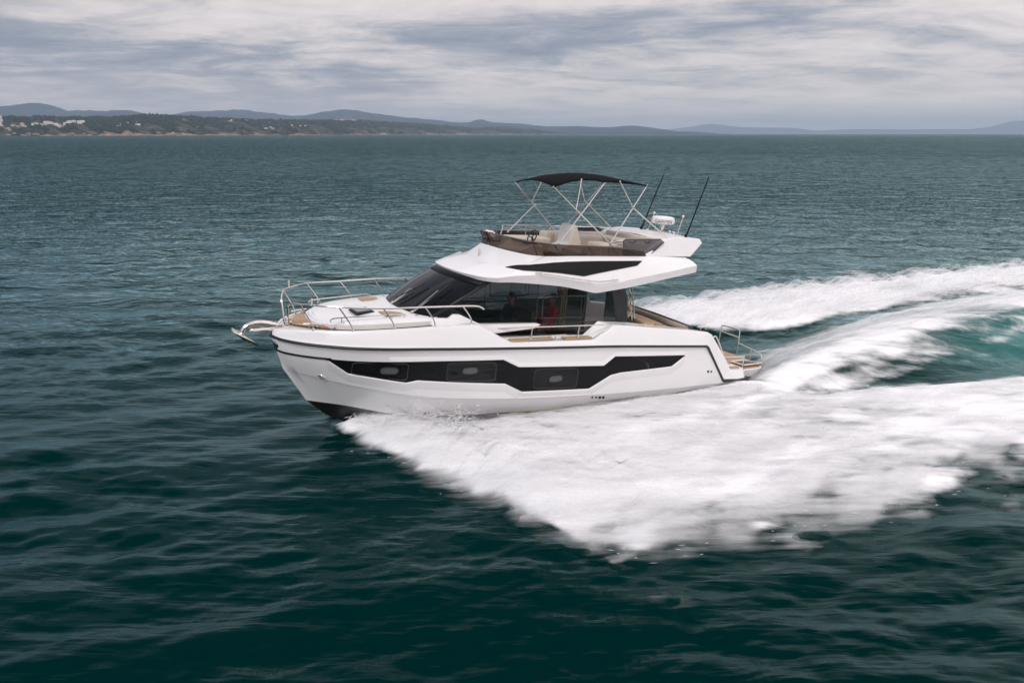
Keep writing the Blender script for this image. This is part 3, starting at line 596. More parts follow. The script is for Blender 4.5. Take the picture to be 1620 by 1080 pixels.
rc = MB(); rc.lathe((.98, .93, 2.335), [(.05, 0), (.05, .015), (.03, .02)], 12); part(rc, 'deck_filler', redp, D)
rc = MB(); rc.lathe((1.14, 1.1, 2.34), [(.04, 0), (.04, .012)], 12); part(rc, 'deck_filler', rubber, D)
for y in (-.72, -.92):
    rc = MB(); rc.lathe((.8 + abs(y) * .2, y, 2.31), [(.07, 0), (.07, .05), (.05, .06)], 12); part(rc, 'windlass_button', rubber, D)
wl = MB(); wl.lathe((.36, 0, 2.24), [(.10, 0), (.10, .05), (.06, .07), (.06, .12), (.085, .15), (.05, .17)], 16); part(wl, 'windlass', steel, D)
# anchor on its roller
ar = MB(); ar.loft([[(.25, .07, 2.20), (-.42, .06, 2.16), (-.50, .05, 2.13)], [(.25, .07, 2.11), (-.40, .06, 2.10), (-.50, .05, 2.10)], [(.25, -.07, 2.11), (-.40, -.06, 2.10), (-.50, -.05, 2.10)], [(.25, -.07, 2.20), (-.42, -.06, 2.16), (-.50, -.05, 2.13)]])
part(ar, 'anchor_roller', steel, solid=.012)
an = MB(); an.tube(smooth_poly([(.12, 0, 2.20), (-.20, 0, 2.27), (-.42, 0, 2.255), (-.58, 0, 2.18), (-.66, 0, 2.02)], 5), .078, 10, r2=.055)
an.prism([(-.84, .00, 2.16), (-.62, .20, 2.0), (-.28, .0, 1.78), (-.62, -.20, 2.0)], [(-.78, 0, 2.06), (-.63, .17, 1.93), (-.30, 0, 1.74), (-.63, -.17, 1.93)])
an.prism([(-.62, .012, 2.08), (-.33, .012, 1.80), (-.62, .012, 1.93)], [(-.62, -.012, 2.08), (-.33, -.012, 1.80), (-.62, -.012, 1.93)])
an.tube(smooth_poly([(-.60, .16, 1.99), (-.79, .15, 2.10), (-.84, 0, 2.16), (-.79, -.15, 2.10), (-.60, -.16, 1.99)], 5), .028, 8)
AN = part(an, 'anchor', steel, angle=30)
sw = MB(); sw.tube([(.0, 0, 2.19), (.06, 0, 2.215), (.12, 0, 2.20)], .055, 8); part(sw, 'swivel', rubber, AN)
bp_ = MB(); bp_.loft([[hs_ for hs_ in [(-.035, 0, 1.93), (.03, .14, 1.93), (.06, .24, 1.93)]], [(.075, 0, 1.66), (.10, .12, 1.66), (.13, .2, 1.66)]]); bp_.mirror(); part(bp_, 'stem_plate', steel, H, solid=-.006)

# ---- deckhouse glass
roofz = lambda X: interp(X, [4.2, 4.7, 5.2, 5.9, 6.6, 7.5, 8.6, 10.75], [3.43, 3.41, 3.42, 3.37, 3.30, 3.14, 3.28, 3.63])
ws_b = [(2.84, 0, 2.62), (2.86, .35, 2.62), (2.93, .75, 2.62), (3.06, 1.12, 2.60), (3.27, 1.42, 2.58)]
ws_t = [(4.32, 0, 3.56), (4.34, .35, 3.56), (4.40, .75, 3.54), (4.54, 1.08, 3.50), (4.78, 1.40, 3.44)]
wsb, wst = smooth_poly(ws_b, 4), smooth_poly(ws_t, 4)
wsm = [tuple((a[k] + b[k]) / 2 + (-.05 if k == 0 else .035 if k == 2 else 0) for k in range(3)) for a, b in zip(wsb, wst)]
wsc = MB(); wsc.loft([wsb, wsm, wst]); wsc.mirror(); WS = part(wsc, 'windscreen', frontglass, angle=70)
# dark visor film along the top
vz = MB(); vb = [tuple(a[k] * .20 + b[k] * .80 + (-.016 if k == 0 else .03 if k == 2 else 0) for k in range(3)) for a, b in zip(wsb, wst)]
vz.loft([[(x, y, z) for x, y, z in vb], [(x - .005, y, z + .012) for x, y, z in wst]]); vz.mirror(); part(vz, 'shade_band', blackg, WS, solid=.003)
for sgn in (1, -1):
    pl_ = MB(); pl_.loft([[(3.20, 1.40, 2.585), (3.27, 1.43, 2.58), (3.33, 1.445, 2.58)], [(4.73, 1.38, 3.46), (4.78, 1.41, 3.45), (4.86, 1.425, 3.44)]])
    if sgn < 0: pl_.flip()
    part(pl_, 'screen_pillar', dgrey, WS, solid=.02)
    # side glass, in three panes
    def pane(pts, name, m):
        b = MB(); n = len(pts); b.add([(x, 1.43 + .02 * min(1, max(0, (x - 3.3) / 2)), z) for x, z in pts], [tuple(range(n))])
        if sgn < 0: b.flip()
        return part(b, name, m, DH if name != 'x' else None, smooth=False)
    DHb = MB(); DHb.prism([(3.34, 1.40, 2.1), (3.40, 1.40, 2.56), (4.0, 1.40, 2.60), (4.8, 1.40, 2.2), (8.75, 1.40, 2.0), (8.75, 1.40, 1.9), (3.34, 1.40, 1.9)], [(3.34, 1.3, 2.1), (3.40, 1.3, 2.56), (4.0, 1.3, 2.60), (4.8, 1.3, 2.2), (8.75, 1.3, 2.0), (8.75, 1.3, 1.9), (3.34, 1.3, 1.9)])
    if sgn < 0: DHb.flip()
    DH = part(DHb, 'deckhouse_side', blackg, smooth=False)
    pane([(3.33, 2.58), (4.86, 3.45), (5.4, 3.46), (6.04, 3.42), (6.04, 2.32), (4.5, 2.36), (4.0, 2.6)], 'side_window', cabglass)
    pane([(6.055, 3.42), (6.7, 3.34), (7.5, 3.2), (8.22, 3.26), (8.5, 2.31), (7.89, 2.34), (7.86, 2.33), (6.055, 2.33)], 'side_window', cabglass)
    pane([(4.9, 2.20), (6.04, 2.33), (7.86, 2.33), (7.50, 2.0), (5.0, 2.05)], 'lower_window', cabglass)
    pb = MB()
    for a, b, w in (((6.047, 3.4), (6.047, 2.0), .012), ((8.22, 3.3), (8.5, 2.3), .02)): pb.tube([(a[0], 1.452, a[1]), (b[0], 1.452, b[1])], w, 6)
    pb.tube([(4.3, 1.452, 2.345), (6.05, 1.452, 2.325), (7.9, 1.452, 2.335)], .012, 6)
    if sgn < 0: pb.flip()
    part(pb, 'window_bar', rubber, DH)
    cp = MB(); cp.prism([(8.22, 1.47, 3.28), (8.58, 1.47, 3.34), (8.78, 1.47, 2.9), (8.82, 1.47, 2.28), (8.52, 1.47, 2.31)], [(8.22, 1.37, 3.28), (8.58, 1.37, 3.34), (8.78, 1.37, 2.9), (8.82, 1.37, 2.28), (8.52, 1.37, 2.31)])
    if sgn < 0: cp.flip()
    part(cp, 'rear_pillar', dgrey, DH, bevel=.01)
    # opening slider with its frame
    ring = rrect(6.20, 7.43, 2.47, 3.02, .07, 4); sf = MB(); lp_ = [(x, 1.462, z) for x, z in ring]; sf.tube(lp_ + [lp_[0], lp_[1]], .016, 6, cap=False); sf.tube([(6.86, 1.462, 3.01), (6.86, 1.462, 2.48)], .012, 6); sf.tube([(7.33, 1.468, 2.94), (7.33, 1.468, 2.56)], .014, 6)
    if sgn < 0: sf.flip()
    part(sf, 'slider_frame', rubber, DH)
    # white sill, raised fairing and the pointed blade
    fa = MB(); fa.prism([(3.25, 1.50, 2.585), (3.68, 1.50, 2.565), (3.80, 1.50, 2.655), (3.96, 1.50, 2.65), (4.50, 1.52, 2.40), (4.75, 1.6, 2.30), (4.6, 1.8, 2.2), (3.2, 1.75, 2.45)], [(3.25, 1.38, 2.585), (3.68, 1.40, 2.565), (3.80, 1.40, 2.655), (3.96, 1.40, 2.65), (4.50, 1.40, 2.40), (4.75, 1.40, 2.30), (4.6, 1.40, 2.2), (3.2, 1.40, 2.45)])
    if sgn < 0: fa.flip()
    part(fa, 'side_fairing', white, DH, bevel=.012)
    bl = MB(); bl.prism([(4.30, 1.60, 2.405), (6.0, 1.60, 2.375), (6.12, 1.60, 2.345), (5.92, 1.63, 2.26), (4.86, 1.66, 2.19), (4.3, 1.72, 2.20)], [(4.30, 1.42, 2.41), (6.0, 1.48, 2.38), (6.12, 1.48, 2.345), (5.92, 1.46, 2.27), (4.86, 1.42, 2.20), (4.3, 1.42, 2.20)])
    if sgn < 0: bl.flip()
    part(bl, 'side_blade', white, DH, bevel=.02)
    sl = MB(); sl.prism([(4.9, 1.56, 2.11), (5.0, 1.56, 2.065), (7.5, 1.56, 1.99), (7.5, 1.56, 1.96), (4.9, 1.56, 2.0)], [(4.9, 1.41, 2.12), (5.0, 1.41, 2.075), (7.5, 1.41, 2.0), (7.5, 1.41, 1.96), (4.9, 1.41, 2.0)])
    if sgn < 0: sl.flip()
    part(sl, 'deckhouse_sill', white, DH, bevel=.006)
    # wiper
    if sgn > 0:
        for (a, b, c, d) in (((2.98, .98, 2.64), (3.62, 1.0, 3.06), (3.30, 1.12, 2.84), (3.90, 1.05, 3.20)), ((2.86, -.05, 2.66), (3.28, .08, 2.96), (2.92, .06, 2.72), (3.56, .40, 3.12))):
            w = MB(); up_ = .07
            w.tube([a, (b[0] - .02, b[1], b[2] + up_)], .014, 6); w.tube([(a[0] + .03, a[1] + .06, a[2] + .02), (b[0], b[1] + .05, b[2] + up_)], .011, 6); w.lathe((a[0], a[1], a[2] - .02), [(.05, 0), (.05, .03), (.03, .05)], 10)
            WW = part(w, 'wiper', steel, WS)
            w2 = MB(); w2.tube([(c[0] - .03, c[1], c[2] + .08), (d[0] - .03, d[1], d[2] + .09)], .016, 6); part(w2, 'wiper_blade', rubber, WS)
# cabin inside: floor, rear bulkhead, lining, seats, dash
cf = MB(); cf.box((6.0, 0, 1.55), (5.4, 2.7, .04)); part(cf, 'cabin_floor', interior)
for yb_, wb_ in ((-.85, .95), (.95, .75)):
    cbk = MB(); cbk.box((8.72, yb_, 2.45), (.04, wb_, 1.6)); part(cbk, 'rear_bulkhead', interior, smooth=False)
ds = MB(); ds.prism([(3.3, 1.3, 2.5), (3.9, 1.3, 2.62), (4.4, 1.3, 2.5), (4.5, 1.3, 1.6), (3.3, 1.3, 1.6)], [(3.3, -1.3, 2.5), (3.9, -1.3, 2.62), (4.4, -1.3, 2.5), (4.5, -1.3, 1.6), (3.3, -1.3, 1.6)]); part(ds, 'dashboard', dgrey, bevel=.02)
ss = MB(); ss.box((5.9, .55, 1.9), (.6, 1.0, .7)); ss.box((6.2, .55, 2.3), (.14, 1.0, .5)); ss.box((7.5, -.8, 1.85), (1.6, .7, .6)); ss.box((7.5, -1.1, 2.2), (1.6, .12, .5)); part(ss, 'saloon_seat', mat('saloon seat', (.16, .14, .12), .6, noise=.1), bevel=.04)
gw = MB()
for X in (7.05, 7.12, 7.19): gw.box((X, .95, 2.6), (.04, .06, 1.1))
part(gw, 'wood_blind', mat('wood blind', (.5, .36, .2), .4, noise=.15, nscale=9), smooth=False)
gl = MB(); gl.box((7.6, .2, 2.0), (.9, .6, .9)); part(gl, 'galley_unit', mat('galley unit', (.4, .4, .4), .4, noise=.05), bevel=.02)

# ---- hardtop / flybridge moulding
def XY(front, tail): return front + tail
Lc = [(4.20, 0, 3.43), (4.22, .4, 3.43), (4.30, .8, 3.43), (4.43, 1.1, 3.42), (4.60, 1.37, 3.41), (4.85, 1.60, 3.41), (5.2, 1.72, 3.425), (5.9, 1.76, 3.38), (6.6, 1.78, 3.31), (7.2, 1.79, 3.20), (7.5, 1.80, 3.15), (7.9, 1.80, 3.19), (8.6, 1.78, 3.28), (9.7, 1.74, 3.46), (10.78, 1.70, 3.635)]
Kc = [(4.15, 0, 3.54), (4.17, .4, 3.54), (4.25, .82, 3.53), (4.38, 1.13, 3.52), (4.56, 1.42, 3.51), (4.82, 1.67, 3.53), (5.2, 1.80, 3.595), (5.9, 1.84, 3.60), (6.6, 1.86, 3.52), (7.2, 1.87, 3.41), (7.55, 1.87, 3.35), (8.1, 1.86, 3.40), (8.5, 1.85, 3.48), (9.7, 1.81, 3.66), (10.72, 1.77, 3.83)]
Mc = [(4.45, 0, 3.64), (4.47, .4, 3.64), (4.53, .80, 3.63), (4.66, 1.12, 3.62), (4.84, 1.36, 3.62), (5.1, 1.60, 3.65), (5.4, 1.72, 3.71), (6.0, 1.77, 3.75), (6.6, 1.77, 3.73), (7.2, 1.76, 3.68), (7.6, 1.75, 3.67), (8.1, 1.74, 3.70), (8.5, 1.73, 3.75), (9.7, 1.69, 3.84), (10.66, 1.65, 3.92)]
Nc = [(5.00, 0, 3.73), (5.02, .4, 3.73), (5.08, .75, 3.74), (5.2, 1.05, 3.75), (5.36, 1.28, 3.77), (5.58, 1.45, 3.81), (5.84, 1.56, 3.86), (6.3, 1.62, 3.90), (6.9, 1.63, 3.91), (7.4, 1.63, 3.91), (7.8, 1.63, 3.91), (8.3, 1.63, 3.92), (8.8, 1.62, 3.93), (9.7, 1.60, 3.95), (10.6, 1.56, 3.965)]
Tc = [(5.33, 0, 4.09), (5.36, .35, 4.08), (5.46, .70, 4.06), (5.60, .95, 4.04), (5.80, 1.20, 4.015), (6.05, 1.36, 4.005), (6.35, 1.45, 4.01), (6.8, 1.50, 4.025), (7.3, 1.51, 4.03), (7.7, 1.51, 4.03), (8.1, 1.51, 4.03), (8.6, 1.51, 4.03), (9.2, 1.50, 4.03), (9.9, 1.49, 4.02), (10.55, 1.46, 4.0)]
Ti = [(x + .06, y * .95, z - .005) for x, y, z in Tc]; Tf = [(x + .10, y * .93, 3.72) for x, y, z in Tc]
roof_c = [smooth_poly(c, 5) for c in (Lc, Kc, Mc, Nc, Tc, Ti, Tf)]
rf = MB(); rf.loft(roof_c); und = [(x, 0, z + .06) for x, y, z in roof_c[0]]; rf.loft([und, [(x + .02, y * .55, z + .05) for x, y, z in roof_c[0]], [(x + .015, y * .92, z + .03) for x, y, z in roof_c[0]], roof_c[0]])
rf.add([c[-1] for c in roof_c[:5]] + [(10.55, 0, 4.0), (10.78, 0, 3.69)], [(0, 1, 2, 3, 4, 5, 6)])
rf.mirror(); RF = part(rf, 'hardtop', white, angle=30)
ff = MB(); ff.loft([[(5.5, 0, 3.76), (6.2, 1.3, 3.76), (9, 1.42, 3.76), (10.5, 1.4, 3.76)], [(5.5, 0, 3.76), (6.2, -1.3, 3.76), (9, -1.42, 3.76), (10.5, -1.4, 3.76)]]); part(ff, 'flybridge_floor', teak, RF)
_rb = MB(); _rb.loft(roof_c[:5]); _rbvh = BVHTree.FromPolygons([Vector(v) for v in _rb.v], _rb.f)
def rs(X, Z, off=.014):
    h = _rbvh.ray_cast(Vector((X, 6, Z)), Vector((0, -1, 0))); y = h[0].y if h[0] is not None else 1.7
    return (X, y + off, Z)
ax = [5.18 + i * .06 for i in range(64)] + [8.97]
at_ = lambda X: interp(X, [5.18, 5.45, 5.82, 6.3, 6.7, 7.5, 8.97], [3.725, 3.79, 3.845, 3.89, 3.91, 3.925, 3.935]); ab_ = lambda X: interp(X, [5.18, 5.83, 6.36, 7.1, 8.78, 8.97], [3.72, 3.70, 3.66, 3.575, 3.82, 3.925])
for sgn in (1, -1):
    ac = MB(); ac.loft([[rs(X, ab_(X) + (at_(X) - ab_(X)) * k / 12) for X in ax] for k in range(13)])
    if sgn < 0: ac.flip()
    part(ac, 'accent_panel', blackg, RF, angle=60)
    hr = MB(); hp = [rs(5.70, 3.675, .05), rs(5.85, 3.655, .065), rs(6.6, 3.555, .075), rs(7.2, 3.475, .075), rs(7.50, 3.445, .07), rs(7.8, 3.46, .07), rs(8.1, 3.49, .05)]
    hr.tube(hp, .016, 8)
    for X, Z in ((5.85, 3.655), (7.2, 3.475), (7.98, 3.478)): a_ = rs(X, Z, 0); hr.tube([a_, (a_[0], a_[1] + .07, a_[2])], .02, 6)
    if sgn < 0: hr.flip()
    part(hr, 'roof_handrail', steel, RF)
    # cockpit posts under the overhang
    for (a, b) in (((9.10, 1.34, 2.2), (8.88, 1.32, 3.30)), ((9.24, 1.30, 2.12), (8.98, 1.28, 3.33))):
        po = MB(); po.tube([a, b], .018, 8)
        if sgn < 0: po.flip()
        part(po, 'cockpit_post', steel, RF)
    rp = MB(); rp.tube(smooth_poly([(8.84, 1.36, 3.15), (8.96, 1.36, 2.98), (8.90, 1.36, 2.75), (9.02, 1.36, 2.6), (8.92, 1.36, 2.38)], 5), .018, 6)
    if sgn < 0: rp.flip()
    part(rp, 'coiled_rope', ropem, RF)
    for z_ in (2.95, 2.62): 
        kb = MB(); kb.lathe((8.93, 1.40, z_), [(.02, -.05), (.04, -.02), (.04, .02), (.02, .05)], 8)
        if sgn < 0: kb.flip()
        part(kb, 'rope_toggle', wood, RF)
ml = MB(); ml.tube([(5.08, 0, 3.70), (5.08, 0, 3.93)], .022, 8); ML = part(ml, 'masthead_light', steel, RF)
ml = MB(); ml.lathe((5.08, 0, 3.92), [(.03, 0), (.034, .02), (.034, .06), (.015, .075)], 10); part(ml, 'lamp_lens', mat('amber lens', (.75, .55, .4), .2), ML)
# ---- smoked screen round the flybridge
Sb = [(x, y + .005, z) for x, y, z in Tc[:13]]
St = [(5.22, 0, 4.43), (5.27, .42, 4.425), (5.46, .82, 4.395), (5.63, 1.08, 4.37), (5.84, 1.30, 4.345), (6.08, 1.46, 4.33), (6.36, 1.55, 4.31), (6.75, 1.59, 4.30), (7.3, 1.60, 4.29), (7.7, 1.60, 4.28), (8.1, 1.60, 4.265), (8.6, 1.60, 4.235), (9.0, 1.58, 4.19)]
sb, st = smooth_poly(Sb, 5), smooth_poly(St, 5); smd = [tuple((a[k] + b[k]) / 2 + (.03 if k == 0 else -.02 if k == 1 and a[1] > .3 else 0) for k in range(3)) for a, b in zip(sb, st)]
sc_ = MB(); sc_.loft([sb, smd, st]); sc_.mirror(); SC = part(sc_, 'flybridge_screen', smoke, RF, angle=70)
tr_ = MB(); tr_.tube(st, .014, 6); tr_.mirror(); part(tr_, 'screen_trim', mat('screen trim', (.10, .085, .08), .35), RF)
for sgn in (1, -1):
    for i in (24, 33, 43, 52):
        b_ = MB(); a = sb[i]; c = st[i - 3]; b_.tube([(a[0] + .02, a[1] - .02, a[2] + .01), (c[0], c[1] - .03, c[2] - .02)], .016, 6)
        if sgn < 0: b_.flip()
        part(b_, 'screen_bracket', rubber, RF)
    vn = MB(); pts = [(8.46, 4.42), (8.52, 4.45), (9.64, 4.475), (9.78, 4.40), (9.34, 4.05), (8.48, 4.05)]; vn.add([(x, 1.44, z) for x, z in pts], [tuple(range(6))])
    if sgn < 0: vn.flip()
    VN = part(vn, 'tinted_side_panel', vinyl, RF, smooth=False)
    vr = MB(); lp_ = [(x, 1.445, z) for x, z in pts]; vr.tube(lp_ + [lp_[0], lp_[1]], .013, 6, cap=False)
    for x in (8.75, 9.25): vr.tube([(x - .12, 1.46, 4.40), (x, 1.46, 4.36), (x + .1, 1.46, 4.42)], .012, 5)
    if sgn < 0: vr.flip()
    part(vr, 'panel_frame', rubber, RF)
    fr2 = MB()
    if sgn < 0:
        fr2.tube(smooth_poly([(6.42, 1.46, 4.15), (6.46, 1.46, 4.38), (6.62, 1.46, 4.46), (8.2, 1.46, 4.47), (9.9, 1.46, 4.47), (10.05, 1.46, 4.42), (10.1, 1.46, 4.2)], 5), .02, 8); fr2.tube([(6.5, 1.46, 4.33), (10.05, 1.46, 4.36)], .014, 8)
        for x in (7.2, 8.0, 8.9): fr2.tube([(x, 1.46, 4.05), (x, 1.46, 4.46)], .015, 6)
        fr2.flip()
    else:
        fr2.tube(smooth_poly([(8.10, 1.34, 3.8), (8.11, 1.34, 4.25), (8.2, 1.34, 4.37), (8.56, 1.34, 4.40)], 5), .018, 8); fr2.tube([(8.13, 1.34, 4.28), (8.5, 1.34, 4.31)], .014, 8)
    part(fr2, 'flybridge_rail', steel, RF)
# ---- radar arch
ah = MB()
def arch_side(y0, y1, y2):
    top = [(9.12, 4.02), (9.84, 4.46), (10.30, 4.53), (11.05, 4.50), (11.10, 4.40), (10.92, 4.20), (10.72, 4.02)]
    ys = [y0, y2, y2, y2, y1, y1, y0]
    ah.prism([(x, y, z) for (x, z), y in zip(top, ys)], [(x, y - .22, z) for (x, z), y in zip(top, ys)])
arch_side(1.47, 1.45, 1.38)
ah.prism([(9.85, 1.25, 4.44), (10.30, 1.25, 4.52), (11.05, 1.25, 4.49), (11.09, 1.25, 4.40), (10.9, 1.25, 4.32), (10.0, 1.25, 4.34)], [(9.95, 0, 4.46), (10.38, 0, 4.545), (11.05, 0, 4.51), (11.09, 0, 4.42), (10.9, 0, 4.34), (10.08, 0, 4.36)])
ah.mirror(); AH = part(ah, 'radar_arch', white, bevel=.02, angle=40)
rd = MB(); rd.lathe((10.93, -.1, 4.74), [(.10, 0), (.28, .012), (.325, .04), (.335, .10), (.315, .19), (.26, .22), (.1, .235)], 32); RD = part(rd, 'radar_dome', plastw, AH)
rm = MB(); rm.tube([(10.86, -.1, 4.48), (10.95, -.1, 4.75)], .06, 10); rm.box((10.86, -.1, 4.52), (.3, .24, .03)); part(rm, 'radar_mount', steel, AH)
def boat_text(txt, size, pos, nvec, name, m, parent, wrap_r=None, c=None):
    cu = bpy.data.curves.new(name, 'FONT'); cu.body = txt; cu.size = size; cu.align_x = 'CENTER'; cu.align_y = 'CENTER'
    o = bpy.data.objects.new(name, cu); col.objects.link(o); bpy.context.view_layer.update()
    me = bpy.data.meshes.new_from_object(o); bpy.data.objects.remove(o); bpy.data.curves.remove(cu)
    bm = bmesh.new(); bm.from_mesh(me); bmesh.ops.subdivide_edges(bm, edges=bm.edges, cuts=1)
    for v in bm.verts:
        th = v.co.x / wrap_r; a = c[3] + th       # angle round the dome, boat frame, mesh y is starboard
        v.co = Vector((c[0] + (wrap_r + .004) * math.cos(a), c[1] + (wrap_r + .004) * math.sin(a), c[2] + v.co.y))
    bm.to_mesh(me); bm.free(); me.materials.append(m)
    ob = bpy.data.objects.new(name, me); col.objects.link(ob); ob.parent = parent; return ob
boat_text('GARMIN', .14, None, None, 'lettering', dgrey, AH, .334, (10.93, .1, 4.83, R(-126)))
for (X, Y, tX, tZ) in ((10.88, 1.0, 11.44, 6.15), (10.87, -1.0, 11.49, 6.12)):
    w = MB(); w.tube([(X, Y, 4.49), (tX, Y, tZ)], .022, 6, r2=.016); w.lathe((X, Y, 4.48), [(.04, 0), (.04, .03), (.025, .10)], 10); part(w, 'whip_antenna', mat('matt black', (.006, .006, .007), .8, spec=.1), AH)
for (X, Y, tX, tZ) in ((10.86, .62, 11.03, 5.02), (11.10, -1.0, 11.30, 4.98)):
    w = MB(); w.tube([(X, Y, 4.45), (tX, Y, tZ)], .016, 6); w.lathe((X, Y, 4.44), [(.04, 0), (.04, .03), (.02, .08)], 10); LR = part(w, 'light_mast', steel, AH)
    k = MB(); k.lathe((tX, Y, tZ), [(.02, -.02), (.04, 0), (.04, .03), (.02, .05)], 10); part(k, 'mast_lamp', mat('lamp lens', (.7, .6, .5), .2), LR)
for (X, Y) in ((11.0, .28), (11.03, .12), (10.95, .4)):
    k = MB(); k.lathe((X, Y, 4.49), [(.045, 0), (.045, .05), (.03, .09)], 12); part(k, 'deck_horn', steel, AH)
# ---- bimini top
bx_ = [6.40, 6.6, 6.9, 7.2, 7.5, 7.75, 7.92, 8.1, 8.4, 8.7, 9.0, 9.25]
ez = lambda X: interp(X, [6.40, 6.65, 6.95, 7.3, 7.6, 7.92, 8.15, 8.45, 8.8, 9.25], [5.65, 5.74, 5.82, 5.87, 5.88, 5.85, 5.865, 5.885, 5.875, 5.82])
ew = lambda X: interp(X, [6.4, 6.8, 7.2, 7.6, 7.92, 8.5, 9.25], [1.0, .95, .92, .95, 1.0, .96, 1.0])
zcn = lambda X: 5.77 + .22 * math.sin((X - 6.4) / 2.85 * math.pi) ** .8 + .02 * (X - 6.4)
bm_ = MB(); bxs = [6.40 + (9.25 - 6.40) * i / 36 for i in range(37)]
bm_.loft([[(X, ew(X) * f, ez(X) + (zcn(X) - ez(X)) * (1 - f * f)) for X in bxs] for f in [k / 8 for k in range(-8, 9)]])
BM = part(bm_, 'bimini_canopy', canvas, angle=70, solid=.012)
hem = MB(); hem.tube([(X, ew(X), ez(X) - .008) for X in bxs], .014, 6); hem.mirror()
for X in (6.40, 9.25): hem.tube([(X, ew(X) * k / 8, ez(X) + (zcn(X) - ez(X)) * (1 - (k / 8) ** 2)) for k in range(-8, 9)], .016, 6)
part(hem, 'canopy_hem', canvas, BM)
def bow(pts, sgn):
    t_ = MB(); t_.tube(pts, .0165, 8)
    for p in (pts[0], pts[-1]): t_.lathe((p[0], p[1], p[2] - .02), [(.02, 0), (.026, .02), (.02, .04)], 8)
    if sgn < 0: t_.flip()
    part(t_, 'canopy_tube', steel, BM)
Yb = .985; Ym = 1.36
BM.location.x = .12
for sgn in (1, -1):
    bow([(6.40, Yb, 5.65), (8.05, Ym, 4.28)], sgn)
    if sgn > 0: bow([(7.90, Yb, 5.82), (6.46, Ym, 4.30)], sgn)
    else: bow([(7.15, 1.17, 5.08), (6.46, Ym, 4.30)], sgn)
    bow([(7.23, .93, 5.87), (7.02, 1.13, 5.14)], sgn)
    bow([(9.25, Yb, 5.82), (8.00, Ym, 4.34)] if sgn > 0 else [(9.22, .9, 5.84), (8.10, 1.22, 4.36)], sgn)
    bow([(8.38, .97, 5.88), (8.75, 1.14, 5.24)], sgn)
    bow([(8.75, 1.14, 5.24), (9.92, 1.30, 4.46)], sgn)
# ---- flybridge furniture
hc = MB(); hc.prism([(5.75, .85, 4.05), (6.15, .85, 4.22), (6.42, .85, 4.20), (6.55, .85, 3.76), (5.75, .85, 3.76)], [(5.75, -.35, 4.05), (6.15, -.35, 4.22), (6.42, -.35, 4.20), (6.55, -.35, 3.76), (5.75, -.35, 3.76)]); HC = part(hc, 'helm_console', white, RF, bevel=.03)
ip = MB(); ip.prism([(6.1, .7, 4.225), (6.36, .7, 4.215), (6.36, .7, 4.235), (6.1, .7, 4.25)], [(6.1, -.25, 4.225), (6.36, -.25, 4.215), (6.36, -.25, 4.235), (6.1, -.25, 4.25)]); part(ip, 'instrument_panel', dgrey, RF)
sw_ = MB(); cc = Vector((6.50, .15, 4.33)); d1 = Vector((.5, 0, -.86)).normalized() ; d1 = Vector((.42, 0, .91)); d2 = Vector((0, 1, 0)); nn = Vector((.91, 0, -.42))
rg = [cc + (d1 * math.cos(2 * math.pi * k / 24) + d2 * math.sin(2 * math.pi * k / 24)) * .19 for k in range(26)]; sw_.tube(rg, .018, 8, cap=False)
for k in range(3): a = 2 * math.pi * k / 3 + .5; sw_.tube([cc, cc + (d1 * math.cos(a) + d2 * math.sin(a)) * .19], .012, 6)
sw_.tube([cc, cc - nn * -.18 + Vector((-.1, 0, -.1))], .03, 8); part(sw_, 'steering_wheel', rubber, RF)
hsn = MB(); prof = [(7.05, 3.95), (7.10, 4.15), (7.32, 4.22), (7.38, 4.60), (7.45, 4.72), (7.56, 4.70), (7.62, 4.55), (7.72, 4.22), (7.72, 3.95)]
hsn.prism([(x, .62, z) for x, z in prof], [(x, .02, z) for x, z in prof]); part(hsn, 'helm_seat', paleseat, RF, bevel=.05)
hs2 = MB(); hs2.prism([(x - .02, .70, z * .86 + .55) for x, z in prof[1:]], [(x - .02, .62, z * .86 + .55) for x, z in prof[1:]]); part(hs2, 'seat_bolster', cream, RF, bevel=.03)
for (c_, d_) in (((8.75, -.62, 4.08), (1.9, .62, .5)), ((9.35, .25, 4.08), (.62, 1.4, .5)), ((6.95, -.95, 4.02), (1.2, .72, .42)), ((8.3, .72, 4.06), (.5, .7, .44))):
    b_ = MB(); b_.box(c_, d_); part(b_, 'seat_cushion', cream, RF, bevel=.06)
for (c_, d_) in (((8.75, -1.14, 4.16), (2.4, .40, .42)), ((9.72, .1, 4.24), (.22, 2.3, .44)), ((7.95, -.2, 4.0), (.2, .6, .44))):
    b_ = MB(); b_.box(c_, d_); part(b_, 'seat_back', cream, RF, bevel=.06)
# ---- cockpit furniture
ctb = MB(); ctb.prism([(9.25, 1.55, 2.30), (9.86, 1.66, 2.24), (9.90, .55, 2.25), (9.42, .45, 2.30)], [(9.25, 1.55, 2.22), (9.86, 1.66, 2.15), (9.90, .55, 2.16), (9.42, .45, 2.22)]); CTB = part(ctb, 'cockpit_table', teak, bevel=.012)
lg = MB(); lg.tube([(9.6, 1.05, 1.22), (9.6, 1.05, 2.2)], .05, 10); part(lg, 'table_leg', steel, CTB)
bs = MB(); bs.prism([(10.28, 1.62, 2.03), (10.60, 1.62, 2.02), (10.7, 1.62, 1.25), (10.2, 1.62, 1.25)], [(10.28, -1.4, 2.06), (10.60, -1.4, 2.05), (10.7, -1.4, 1.25), (10.2, -1.4, 1.25)]); BS = part(bs, 'aft_bench', beige, bevel=.05)
br = MB(); br.tube([(10.72, 1.66, 2.06), (10.68, .8, 2.09), (10.64, -.1, 2.12), (10.64, -1.3, 2.12)], .085, 12); part(br, 'bench_bolster', beige, BS)
bd = MB(); bd.tube([(11.03, 1.52, 2.02), (11.0, .7, 2.06), (10.98, -.2, 2.09), (10.98, -1.3, 2.09)], .075, 12); part(bd, 'sunpad_roll', darkcloth)
